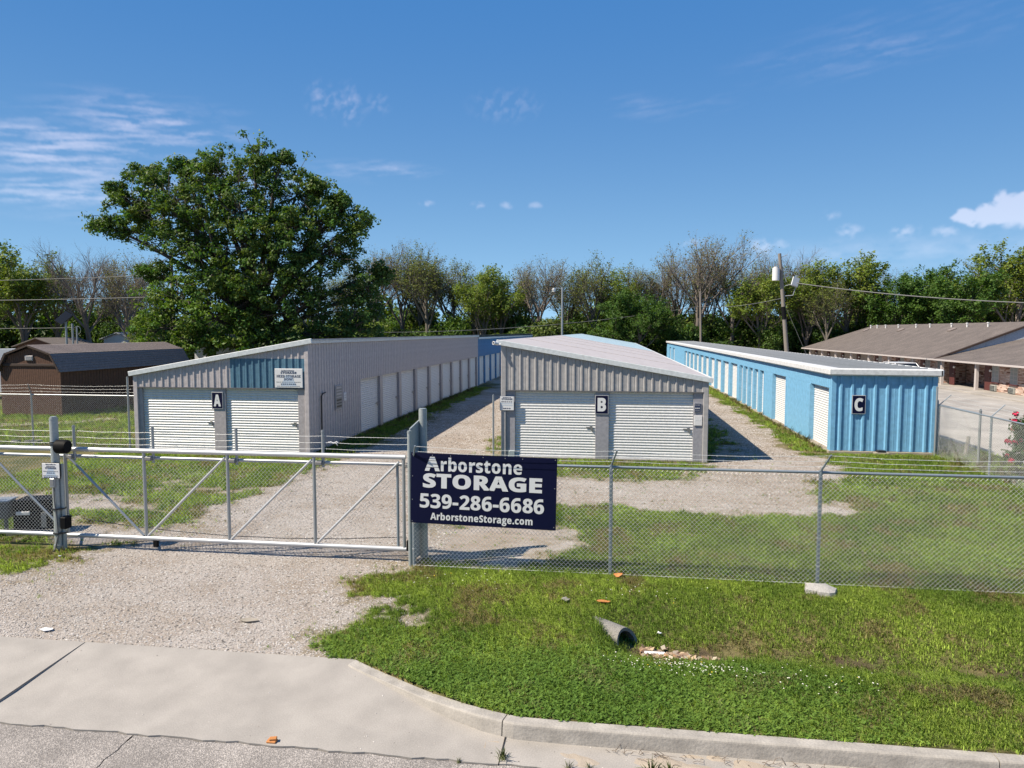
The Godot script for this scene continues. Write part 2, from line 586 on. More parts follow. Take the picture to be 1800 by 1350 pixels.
func make_ground() -> void:
	# where the yard is bare gravel: capsules joined, positive inside
	var caps := [[-6.5, -7.5, -6.4, -12.0, 2.75], [-6.3, -12, -6.2, -22, 2.35], [-6.0, -19, -6.3, -60, 2.15], [-5, -17.6, 3.6, -17.4, 1.75], [3.6, -18.2, 5.2, -23, 1.7], [5.25, -23, 5.35, -60, 0.95], [-8.0, -9.4, -13, -8.2, 1.15],
		[-18, -15.4, -10.2, -14.5, 0.45], [-3.6, -12.5, -1.9, -13.6, 1.2], [-9.2, -12.4, -11.5, -12.9, 0.5], [-3.3, -9.9, -2.9, -9.7, 0.35], [-11.5, -17.0, -9.3, -16.4, 0.22]]
	var cn := 160
	var coarse := PackedFloat32Array()
	coarse.resize(cn * cn)
	for j in cn:
		for i in cn:
			var p := Vector2(GX0 + (i + 0.5) * GS / cn, GZ0 + (j + 0.5) * GS / cn)
			var s := -4.0
			for q in caps:
				s = maxf(s, capsule(p, Vector2(q[0], q[1]), Vector2(q[2], q[3]), q[4]))
			coarse[j * cn + i] = s
	var ci := Image.create_from_data(cn, cn, false, Image.FORMAT_RF, coarse.to_byte_array())
	ci.resize(GN, GN, Image.INTERPOLATE_BILINEAR)
	var s := ci.get_data().to_float32_array()
	var a := noise_image(GN, 0.012, 4, 31, 0, 1).get_data()
	var b := noise_image(GN, 0.05, 4, 32, 0, 1).get_data()
	var c := noise_image(GN, 0.2, 2, 33, 0, 1).get_data()
	var e := noise_image(GN, 0.02, 3, 34, 0, 1, false, 1.5).get_data()
	green_w = e
	dry_w = noise_image(GN, 0.035, 4, 35, 0, 1, false, 1.8).get_data()
	gravel_w.resize(GN * GN)
	var px := PackedByteArray()
	px.resize(GN * GN * 3)
	var lut := PackedByteArray()
	for i in 1025:
		lut.append(int(clampf(lin(i / 1024.0, 0, 0).r, 0, 1) * 255.0))
	for k in GN * GN:
		var na := a[k] / 255.0 - 0.5
		var nb := b[k] / 255.0 - 0.5
		var nc := c[k] / 255.0 - 0.5
		var q := s[k] + na * 1.3 + nb * 1.1 + nc * 0.5
		var w := clampf(q * 1.1 + 0.5, 0, 1)
		w = w * w * (3.0 - 2.0 * w)
		gravel_w[k] = w
		# bare gravel: buff to pale grey patches
		# fresher white rock lies in a broad streak up the drive
		var gx := GX0 + (k % GN + 0.5) * GS / GN
		var gz := GZ0 + (k / GN + 0.5) * GS / GN
		var rock := exp(-pow((gx + 7.0 - (gz + 9.5) * -0.18 + na) / 1.1, 2)) if gz > -15.0 else 0.0
		var t := clampf(0.38 + rock * 0.45 + na * 1.3 + nb * 1.2 + nc * 0.5, 0, 1)
		var gr := lerpf(0.50, 0.66, t)
		var gg := lerpf(0.42, 0.60, t)
		var gb := lerpf(0.345, 0.55, t)
		# soil and thatch under the grass: brown earth to straw
		var u := clampf(dry_w[k] / 255.0 + nc * 0.5, 0, 1)
		var tr := lerpf(0.13, 0.29, u)
		var tg := lerpf(0.145, 0.245, u)
		var tb := lerpf(0.05, 0.115, u)
		# wet dark soil showing along the ditch
		if gz > -10.2 and gz < -8.2 and gx > 0.2:
			var wet := clampf(exp(-pow((gz + 9.3 + 0.12 * sin(gx * 0.9)) / 0.26, 2)) * (0.55 + nb * 2.2 + nc), 0, 0.9)
			tr = lerpf(tr, 0.13, wet)
			tg = lerpf(tg, 0.095, wet)
			tb = lerpf(tb, 0.062, wet)
		# sandy earth where the two meet
		var m := 1.0 - absf(w - 0.5) * 2.0
		var fr := lerpf(lerpf(tr, gr, w), 0.50, m * 0.5)
		var fg := lerpf(lerpf(tg, gg, w), 0.40, m * 0.5)
		var fb := lerpf(lerpf(tb, gb, w), 0.30, m * 0.5)
		px[k * 3] = lut[int(fr * 778.0)]
		px[k * 3 + 1] = lut[int(fg * 778.0)]
		px[k * 3 + 2] = lut[int(fb * 778.0)]
	var gm := StandardMaterial3D.new()
	gm.resource_name = "ground"
	gm.albedo_texture = tex(Image.create_from_data(GN, GN, false, Image.FORMAT_RGB8, px))
	gm.texture_repeat = true
	gm.roughness = 0.95
	gm.metallic_specular = 0.25
	gm.detail_enabled = true
	gm.detail_blend_mode = BaseMaterial3D.BLEND_MODE_MUL
	gm.detail_albedo = tex(noise_image(1024, 0.11, 2, 41, 0.62, 1.0, true))
	gm.detail_uv_layer = BaseMaterial3D.DETAIL_UV_2
	gm.uv2_triplanar = true
	gm.uv2_world_triplanar = true
	gm.uv2_scale = Vector3.ONE * 0.8
	M["ground"] = gm
	var xs := [-500.0, -250.0, -140.0, -90.0, -60.0, -45.0, -35.0, -28.0]
	var x := -24.0
	while x < 24.01:
		xs.append(x)
		x += 0.12 if x > -12.0 and x < 10.0 else 0.5
	xs.append_array([28.0, 35.0, 45.0, 60.0, 90.0, 140.0, 250.0, 500.0])
	var zs := [-900.0, -500.0, -300.0, -200.0, -150.0, -120.0, -100.0, -80.0, -65.0]
	var z := -54.0
	while z < -5.9:
		zs.append(z)
		z += 1.0 if z < -24.0 else (0.3 if z < -12.5 else 0.1)
	zs.append_array([-3.0, 20.0, 80.0, 200.0])
	var v := PackedVector3Array()
	var n := PackedVector3Array()
	var uv := PackedVector2Array()
	var idx := PackedInt32Array()
	for zz in zs:
		for xx in xs:
			v.append(Vector3(xx, ground_y(xx, zz), zz))
			var hx := ground_y(xx + 0.06, zz) - ground_y(xx - 0.06, zz)
			var hz := ground_y(xx, zz + 0.06) - ground_y(xx, zz - 0.06)
			n.append(Vector3(-hx, 0.12, -hz).normalized())
			uv.append(Vector2((xx - GX0) / GS, (zz - GZ0) / GS))
	var W := xs.size()
	for j in zs.size() - 1:
		for i in W - 1:
			var k := j * W + i
			idx.append_array(PackedInt32Array([k, k + 1, k + W, k + 1, k + W + 1, k + W]))
	var arr := []
	arr.resize(Mesh.ARRAY_MAX)
	arr[Mesh.ARRAY_VERTEX] = v
	arr[Mesh.ARRAY_NORMAL] = n
	arr[Mesh.ARRAY_TEX_UV] = uv
	arr[Mesh.ARRAY_INDEX] = idx
	var am := ArrayMesh.new()
	am.add_surface_from_arrays(Mesh.PRIMITIVE_TRIANGLES, arr)
	struct("ground", am, gm)


func slab_y(z: float) -> float:
	return lerpf(-0.118, -0.012, clampf((-6.84 - z) / 1.26, 0, 1))


func slab_front(x: float) -> float:
	return -6.42 + 0.012 * sin(x * 9.0) + 0.01 * sin(x * 23.0 + 1.0)


func slab_piece(x0: float, x1: float) -> MB:
	var m := MB.new()
	var n := maxi(2, int((x1 - x0) / 0.12))
	for i in n:
		var xa := lerpf(x0, x1, float(i) / n)
		var xb := lerpf(x0, x1, float(i + 1) / n)
		var ba := back_edge(xa) + (0.0 if xa < -3.05 else 0.10)
		var bb := back_edge(xb) + (0.0 if xb < -3.05 else 0.10)
		var fa := slab_front(xa)
		var fb := slab_front(xb)
		for k in 6:
			var za0 := lerpf(fa, ba, k / 6.0)
			var za1 := lerpf(fa, ba, (k + 1) / 6.0)
			var zb0 := lerpf(fb, bb, k / 6.0)
			var zb1 := lerpf(fb, bb, (k + 1) / 6.0)
			m.out_quad(Vector3(xa, slab_y(za0), za0), Vector3(xb, slab_y(zb0), zb0), Vector3(xb, slab_y(zb1), zb1), Vector3(xa, slab_y(za1), za1), Vector3.UP)
		m.out_quad(Vector3(xa, slab_y(fa), fa), Vector3(xb, slab_y(fb), fb), Vector3(xb, -0.24, fb), Vector3(xa, -0.24, fa), Vector3(0, 0, 1))
		m.out_quad(Vector3(xa, slab_y(ba), ba), Vector3(xb, slab_y(bb), bb), Vector3(xb, -0.24, bb), Vector3(xa, -0.24, ba), Vector3(0, 0, -1))
	for e in [[x0, -1.0], [x1, 1.0]]:
		var f := slab_front(e[0])
		var bk := back_edge(e[0])
		m.out_quad(Vector3(e[0], slab_y(f), f), Vector3(e[0], slab_y(bk), bk), Vector3(e[0], -0.24, bk), Vector3(e[0], -0.24, f), Vector3(e[1], 0, 0))
	return m


func make_street() -> void:
	# concrete apron and gutter, poured in bays
	var apron := Node3D.new()
	apron.name = "driveway_apron"
	add_child(apron)
	tag(apron, "pale concrete driveway apron and gutter along the street", "", "", "structure")
	for b in [[-40.0, -14.0], [-13.988, -6.706], [-6.69, -1.02], [-1.008, 3.2], [3.212, 8.0], [8.012, 30.0]]:
		part(apron, "concrete_bay", slab_piece(b[0], b[1]), M.concrete)
	# kerb: grows out of the apron along a curve, then runs straight
	var kerb := Node3D.new()
	kerb.name = "kerb"
	add_child(kerb)
	tag(kerb, "concrete street kerb curving into the driveway", "", "", "structure")
	for b in [[-3.05, -1.02], [-1.008, 3.6], [3.612, 9.0], [9.012, 30.0]]:
		var m := MB.new()
		var n := maxi(6, int((b[1] - b[0]) / 0.1))
		var was := []
		for i in n + 1:
			var x := lerpf(b[0], b[1], float(i) / n)
			var g := smoothstep(-3.05, -1.1, x)
			var zb := back_edge(x)
			var dz := (back_edge(x + 0.05) - back_edge(x - 0.05)) / 0.1
			var nn := Vector2(-dz, 1).normalized()  # towards the street
			var top := lerpf(slab_y(zb) + 0.004, 0.042, g)
			var foot := Vector2(x, zb) + nn * 0.165
			var fy := slab_y(foot.y) - 0.02
			var ring := [Vector3(x, -0.2, zb), Vector3(x, top - 0.012, zb), Vector3(x + nn.x * 0.012, top, zb + nn.y * 0.012)]
			for k in 4:
				var w := k / 3.0 * PI / 2
				var rr := 0.025 * g + 0.004
				ring.append(Vector3(x + nn.x * (0.15 - rr + rr * sin(w)), top - rr + rr * cos(w), zb + nn.y * (0.15 - rr + rr * sin(w))))
			ring.append(Vector3(foot.x, fy, foot.y))
			if i > 0:
				for k in ring.size() - 1:
					m.out_quad(was[k], ring[k], ring[k + 1], was[k + 1], Vector3(nn.x, 1.0, nn.y) if k > 0 else Vector3(0, 0, -1))
			if i == 0 or i == n:
				for k in range(1, ring.size() - 1):
					m.out_tri(ring[0], ring[k], ring[k + 1], Vector3(-1 if i == 0 else 1, 0, 0))
			was = ring
		part(kerb, "kerb_stone", m, M.kerb_concrete)
	# street: chip seal in two pours parted by a crack
	var street := Node3D.new()
	street.name = "street"
	add_child(street)
	tag(street, "pale chip-sealed street in the foreground", "", "", "structure")
	var r := RandomNumberGenerator.new()
	r.seed = 3
	var crack := []
	var zc := -6.3
	var xc := -4.8
	while zc < 14.0:
		crack.append(Vector2(xc, zc))
		zc += 0.08
		xc += r.randf_range(-0.03, 0.03) + (-4.78 - xc) * 0.1
	for side in [-1.0, 1.0]:
		var m := MB.new()
		for i in crack.size() - 1:
			var pa: Vector2 = crack[i] + Vector2(side * 0.007, 0)
			var pb: Vector2 = crack[i + 1] + Vector2(side * 0.007, 0)
			m.out_quad(Vector3(pa.x, -0.128, pa.y), Vector3(side * 60.0, -0.128, pa.y), Vector3(side * 60.0, -0.128, pb.y), Vector3(pb.x, -0.128, pb.y), Vector3.UP)
			m.out_quad(Vector3(pa.x, -0.128, pa.y), Vector3(pa.x, -0.2, pa.y), Vector3(pb.x, -0.2, pb.y), Vector3(pb.x, -0.128, pb.y), Vector3(-side, 0, 0))
		# the ragged edge against the gutter
		var x := -40.0 if side < 0 else -4.79
		var stop := -4.81 if side < 0 else 30.0
		while x < stop - 0.01:
			var x2 := minf(x + 0.1, stop)
			var ea := slab_front(x) + 0.006 + 0.012 * absf(sin(x * 31.0))
			var eb := slab_front(x2) + 0.006 + 0.012 * absf(sin(x2 * 31.0))
			m.out_quad(Vector3(x, -0.128, ea), Vector3(x2, -0.128, eb), Vector3(x2, -0.128, -6.3), Vector3(x, -0.128, -6.3), Vector3.UP)
			m.out_quad(Vector3(x, -0.128, ea), Vector3(x2, -0.128, eb), Vector3(x2, -0.2, eb), Vector3(x, -0.2, ea), Vector3(0, 0, -1))
			x = x2
		part(street, "road_surface", m, M.chip_seal)
	# motel parking lot and left garden path
	var lot := MB.new()
	lot.quad(Vector3(12.4, 0.012, -14), Vector3(60, 0.012, -14), Vector3(60, 0.012, -98), Vector3(12.4, 0.012, -98))
	struct("parking_lot", lot, M.lot_concrete)
	var walk := MB.new()
	walk.rbox(Vector3(24.15, 0.05, -66), Vector3(2.2, 0.1, 60), 0.015)
	struct("motel_pavement", walk, M.lot_concrete)
	var path := MB.new()
	var pp := [Vector2(-34, -26.2), Vector2(-28, -26.3), Vector2(-25.5, -26.9), Vector2(-23.6, -28.0), Vector2(-22.6, -29.6)]
	for i in pp.size() - 1:
		var da: Vector2 = (pp[mini(i + 1, 4)] - pp[maxi(i - 1, 0)]).normalized().orthogonal() * 0.55
		var db: Vector2 = (pp[mini(i + 2, 4)] - pp[i]).normalized().orthogonal() * 0.55
		path.out_quad(Vector3(pp[i].x + da.x, 0.03, pp[i].y + da.y), Vector3(pp[i].x - da.x, 0.03, pp[i].y - da.y), Vector3(pp[i + 1].x - db.x, 0.03, pp[i + 1].y - db.y), Vector3(pp[i + 1].x + db.x, 0.03, pp[i + 1].y + db.y), Vector3.UP)
	struct("garden_path", path, M.path_concrete)


func rib_profile(w: float, pitch: float, rh: float, rw: float) -> PackedVector2Array:
	var p := PackedVector2Array([Vector2(0, 0)])
	var n := int(round(w / pitch))
	for i in maxi(n, 1):
		var u := (i + 0.5) * w / maxi(n, 1)
		for k in [[-rw, 0.0], [-rw * 0.5, rh], [rw * 0.5, rh], [rw, 0.0]]:
			p.append(Vector2(u + k[0], k[1]))
		for f in [0.36, 0.64]:
			var c: float = u + f * pitch
			if c + 0.02 < w and pitch > 0.15 and rh > 0.012:
				for k in [[-0.016, 0.0], [-0.008, 0.004], [0.008, 0.004], [0.016, 0.0]]:
					p.append(Vector2(c + k[0], k[1]))
	p.append(Vector2(w, 0))
	return p


func ribbed(w: float, y0: float, ya: float, yb: float, pitch: float, rh: float, rw: float) -> ArrayMesh:
	var key := "rib %.3f %.3f %.3f %.3f %.3f %.3f %.3f" % [w, y0, ya, yb, pitch, rh, rw]
	if not cache.has(key):
		var m := MB.new()
		var p := rib_profile(w, pitch, rh, rw)
		for i in p.size() - 1:
			var a := p[i]
			var b := p[i + 1]
			m.quad(Vector3(a.x, y0, a.y), Vector3(b.x, y0, b.y), Vector3(b.x, lerpf(ya, yb, b.x / w), b.y), Vector3(a.x, lerpf(ya, yb, a.x / w), a.y))
		for i in p.size() - 1:  # closed foot of the ribs
			var a := p[i]
			var b := p[i + 1]
			m.out_quad(Vector3(a.x, y0, a.y), Vector3(b.x, y0, b.y), Vector3(b.x, y0, -0.01), Vector3(a.x, y0, -0.01), Vector3.DOWN)
		cache[key] = m.mesh()
	return cache[key]


# wall of ribbed sheets: starts at `from`, runs along local x of the turned frame; outside is local +z
func ribbed_wall(parent: Node, m: Material, from: Vector3, turn: float, length: float, y0: float, ya: float, yb: float, pitch := 0.2286, rh := 0.03, rw := 0.042) -> void:
	var bs := Basis(Vector3.UP, turn)
	var u := 0.0
	while u < length - 0.02:
		var w := minf(pitch * 4.0, length - u)
		if length - u - w < pitch * 0.8:
			w = length - u
		part(parent, "wall_panel", ribbed(w, y0, lerpf(ya, yb, u / length), lerpf(ya, yb, (u + w) / length), pitch, rh, rw), m, from + bs * Vector3(u, 0, 0), bs)
		u += w


func curtain_mesh(w: float, h: float) -> ArrayMesh:
	var key := "curtain %.3f %.3f" % [w, h]
	if not cache.has(key):
		var m := MB.new()
		var n := int(h / 0.084)
		var st := h / n
		var prof := [[0.0, 0.0], [0.10, 0.004], [0.20, 0.014], [0.45, 0.021], [0.72, 0.017], [0.90, 0.006], [1.0, 0.0]]
		for i in n:
			for k in prof.size() - 1:
				var a: Array = prof[k]
				var b: Array = prof[k + 1]
				var ya: float = (i + a[0]) * st
				var yb: float = (i + b[0]) * st
				m.quad(Vector3(-w / 2, ya, a[1]), Vector3(w / 2, ya, a[1]), Vector3(w / 2, yb, b[1]), Vector3(-w / 2, yb, b[1]))
		cache[key] = m.mesh()
	return cache[key]


func rollup_door(parent: Node, at: Vector3, turn: float, w: float, h: float, m: Material, latch := 1.0, with_latch := true) -> void:
	var bs := Basis(Vector3.UP, turn)
	var d := part(parent, "door", curtain_mesh(w + 0.04, h), m, at, bs)
	if not cache.has("bar %.3f" % w):
		var b := MB.new()
		b.rbox(Vector3(0, 0.035, 0.012), Vector3(w + 0.02, 0.07, 0.035), 0.006)
		cache["bar %.3f" % w] = b.mesh()
	part(d, "bottom_bar", cache["bar %.3f" % w], M.white_trim)
	if with_latch:
		if not cache.has("latch"):
			var b := MB.new()
			b.rbox(Vector3(-0.06, 0, 0.032), Vector3(0.20, 0.045, 0.02), 0.005)
			b.rbox(Vector3(0.0, 0, 0.045), Vector3(0.09, 0.10, 0.02), 0.005)
			b.tube(Vector3(0.035, -0.02, 0.05), Vector3(0.035, -0.11, 0.05), 0.022, 0.026, 8)
			cache["latch"] = b.mesh()
		part(d, "latch", cache["latch"], M.steel, Vector3(latch * (w / 2 - 0.13), h * 0.46, 0))


# a bay of doors along a wall: the wall plane is local z = 0, openings run from u0 to u1
func door_row(parent: Node, from: Vector3, turn: float, openings: Array, height: float, pillar_m: Material, door_m: Material, first: float, last: float, deep := 0.12, latch := 1.0) -> void:
	var bs := Basis(Vector3.UP, turn)
	var edges := [first]
	for o in openings:
		rollup_door(parent, from + bs * Vector3((o[0] + o[1]) / 2, 0.03, -deep - 0.025), turn, o[1] - o[0], height, door_m, latch)
		edges.append(o[0])
		edges.append(o[1])
	edges.append(last)
	for i in range(0, edges.size(), 2):
		var w: float = edges[i + 1] - edges[i]
		if w < 0.02:
			continue
		var key := "pillar %.3f %.3f %.3f" % [w, height, deep]
		if not cache.has(key):
			var b := MB.new()
			b.rbox(Vector3(0, (height + 0.05) / 2, -0.13), Vector3(w, height + 0.05, 0.24), 0.008)
			cache[key] = b.mesh()
		part(parent, "pillar", cache[key], pillar_m, from + bs * Vector3((edges[i] + edges[i + 1]) / 2, 0, 0), bs)


func rail(parent: Node, called: String, a: Vector3, b: Vector3, h: float, t: float, m: Material, bev := 0.01) -> MeshInstance3D:
	# a straight trim of height h and thickness t from a to b, its top edge on the line
	var mb := MB.new()
	var d := b - a
	var x := d.normalized()
	var z := x.cross(Vector3.UP).normalized()
	var y := z.cross(x).normalized()
	mb.rbox(Vector3(d.length() / 2, -h / 2, 0), Vector3(d.length(), h, t), bev)
	return part(parent, called, mb, m, a, Basis(x, y, z))


func gable_shed(called: String, label: String, x0: float, x1: float, zf: float, zs: float, ze: float, yl: float, yr: float, wall_m: Material, pillar_m: Material, front: Array, doors_left: Array, doors_right: Array, blue: bool) -> Node3D:
	var o := thing(called, label, "storage building")
	var slope := (yr - yl) / (x1 - x0)
	var head := 2.17
	var roof_y := func(x: float) -> float: return yl + slope * (x - x0)
	# front: ribbed header over two doors; on building A an unpainted patch of the old blue remains
	if blue:
		ribbed_wall(o, wall_m, Vector3(x0, 0, zf), 0, 3.45, head, roof_y.call(x0) - 0.02, roof_y.call(x0 + 3.45) - 0.02)
		var w := (x1 - x0) - 3.45
		var n := int(round(w / 0.9144))
		for i in n:
			var u0 := 3.45 + w * i / n
			var u1 := 3.45 + w * (i + 1) / n
			part(o, "faded_wall_panel", ribbed(u1 - u0, head, 3.13, 3.13, 0.2286, 0.03, 0.042), M.faded_blue, Vector3(x0 + u0, 0, zf))
			part(o, "wall_panel", ribbed(u1 - u0, 3.13, maxf(3.14, roof_y.call(x0 + u0) - 0.02), roof_y.call(x0 + u1) - 0.02, 0.2286, 0.03, 0.042), wall_m, Vector3(x0 + u0, 0, zf))
	else:
		ribbed_wall(o, wall_m, Vector3(x0, 0, zf), 0, x1 - x0, head, yl - 0.02, yr - 0.02, 0.24)
	var hb := MB.new()
	hb.box(Vector3((x0 + x1) / 2, head - 0.015, zf - 0.04), Vector3(x1 - x0 - 0.26, 0.028, 0.15))
	part(o, "door_header", hb, M.seal)
	door_row(o, Vector3(x0, 0, zf - 0.02), 0, front, 2.12, pillar_m, M.door_white, 0.13, x1 - x0 - 0.13, 0.075)
	for e in [x0 + 0.065, x1 - 0.065]:
		var b := MB.new()
		var top: float = roof_y.call(e) - 0.03
		b.rbox(Vector3(e, top / 2, zf - 0.05), Vector3(0.15, top, 0.165), 0.012)
		part(o, "corner_trim", b, wall_m)
	var over := 0.14
	rail(o, "fascia", Vector3(x0 - over, yl - slope * over + 0.03, zf + 0.07), Vector3(x1 + over, yr + slope * over + 0.03, zf + 0.07), 0.16, 0.07, M.pale_trim)
	# sides
	for side in [-1.0, 1.0]:
		var xw := x0 if side < 0 else x1
		var yt := (yl if side < 0 else yr) - 0.03
		var doors := doors_left if side < 0 else doors_right
		for sec in [[zf, zs, wall_m, pillar_m, 0.0, M.door_white], [zs, ze, M.deep_blue if blue else M.sky_blue, M.deep_blue, -0.16 if blue and side > 0 else 0.0, M.door_white]]:
			var za: float = sec[0]
			var zb: float = sec[1]
			var L := absf(zb - za)
			var from := Vector3(xw, 0, za if side > 0 else zb)
			var turn: float = PI / 2 * side
			var ops := []
			for d in doors:
				if d[0] <= za + 0.01 and d[1] >= zb - 0.01:
					ops.append([za - d[0], za - d[1]] if side > 0 else [d[1] - zb, d[0] - zb])
			ops.sort_custom(func(p, q): return p[0] < q[0])
			var ytop: float = yt + sec[4]
			if ops.is_empty():
				ribbed_wall(o, sec[2], from, turn, L, 0.05, ytop, ytop)
				continue
			var bs := Basis(Vector3.UP, turn)
			var a: float = ops[0][0]
			var z: float = ops[-1][1]
			if a > 0.6:
				ribbed_wall(o, sec[2], from, turn, a, 0.05, ytop, ytop)
			ribbed_wall(o, sec[2], from + bs * Vector3(a if a > 0.6 else 0.0, 0, 0), turn, (z if L - z > 0.6 else L) - (a if a > 0.6 else 0.0), 2.15, ytop, ytop)
			if L - z > 0.6:
				ribbed_wall(o, sec[2], from + bs * Vector3(z, 0, 0), turn, L - z, 0.05, ytop, ytop)
			door_row(o, from, turn, ops, 2.12, sec[3], sec[5], a if a > 0.6 else 0.0, z if L - z > 0.6 else L, 0.12, side)
			rail(o, "eave_trim", from + bs * Vector3(-0.1 if sec[0] == zf and side > 0 else 0.0, ytop + 0.06, 0.06), from + bs * Vector3(L + (0.1 if sec[0] == zf and side < 0 else 0.0), ytop + 0.06, 0.06), 0.15, 0.06, M.pale_trim)
	# roof in two lengths, back wall, sill
	for sec in [[zf + 0.06, zs, M.roof_pale], [zs, ze - 0.1, M.roof_pale_blue]]:
		var b := MB.new()
		var n := int(absf(sec[1] - sec[0]) / 3.0)
		for i in n:
			var z0 := lerpf(sec[0], sec[1], float(i) / n)
			var z1 := lerpf(sec[0], sec[1], float(i + 1) / n)
			for k in 4:
				var xa := lerpf(x0 - 0.12, x1 + 0.12, k / 4.0)
				var xb := lerpf(x0 - 0.12, x1 + 0.12, (k + 1) / 4.0)
				var dy := 0.02
				b.out_quad(Vector3(xa, roof_y.call(xa) + dy, z0), Vector3(xb, roof_y.call(xb) + dy, z0), Vector3(xb, roof_y.call(xb) + dy, z1), Vector3(xa, roof_y.call(xa) + dy, z1), Vector3.UP)
				b.out_quad(Vector3(xa, roof_y.call(xa) - 0.03, z0), Vector3(xb, roof_y.call(xb) - 0.03, z0), Vector3(xb, roof_y.call(xb) - 0.03, z1), Vector3(xa, roof_y.call(xa) - 0.03, z1), Vector3.DOWN)
			if i % 2 == 0:  # a lap seam across the slope
				var zz := z0 - 0.05
				b.box(Vector3((x0 + x1) / 2, roof_y.call((x0 + x1) / 2) + 0.028, zz), Vector3((x1 - x0) / cos(atan(slope)), 0.016, 0.09), Basis(Vector3(0, 0, 1), atan(slope)))
		part(o, "roof", b, sec[2])
	ribbed_wall(o, M.deep_blue, Vector3(x1, 0, ze), PI, x1 - x0, 0.05, yr - 0.03, yl - 0.03)
	var sill := MB.new()
	sill.box(Vector3((x0 + x1) / 2, 0.0, (zf + ze) / 2), Vector3(x1 - x0 - 0.06, 0.08, absf(ze - zf) - 0.04))
	part(o, "floor_slab", sill, M.old_concrete)
	return o


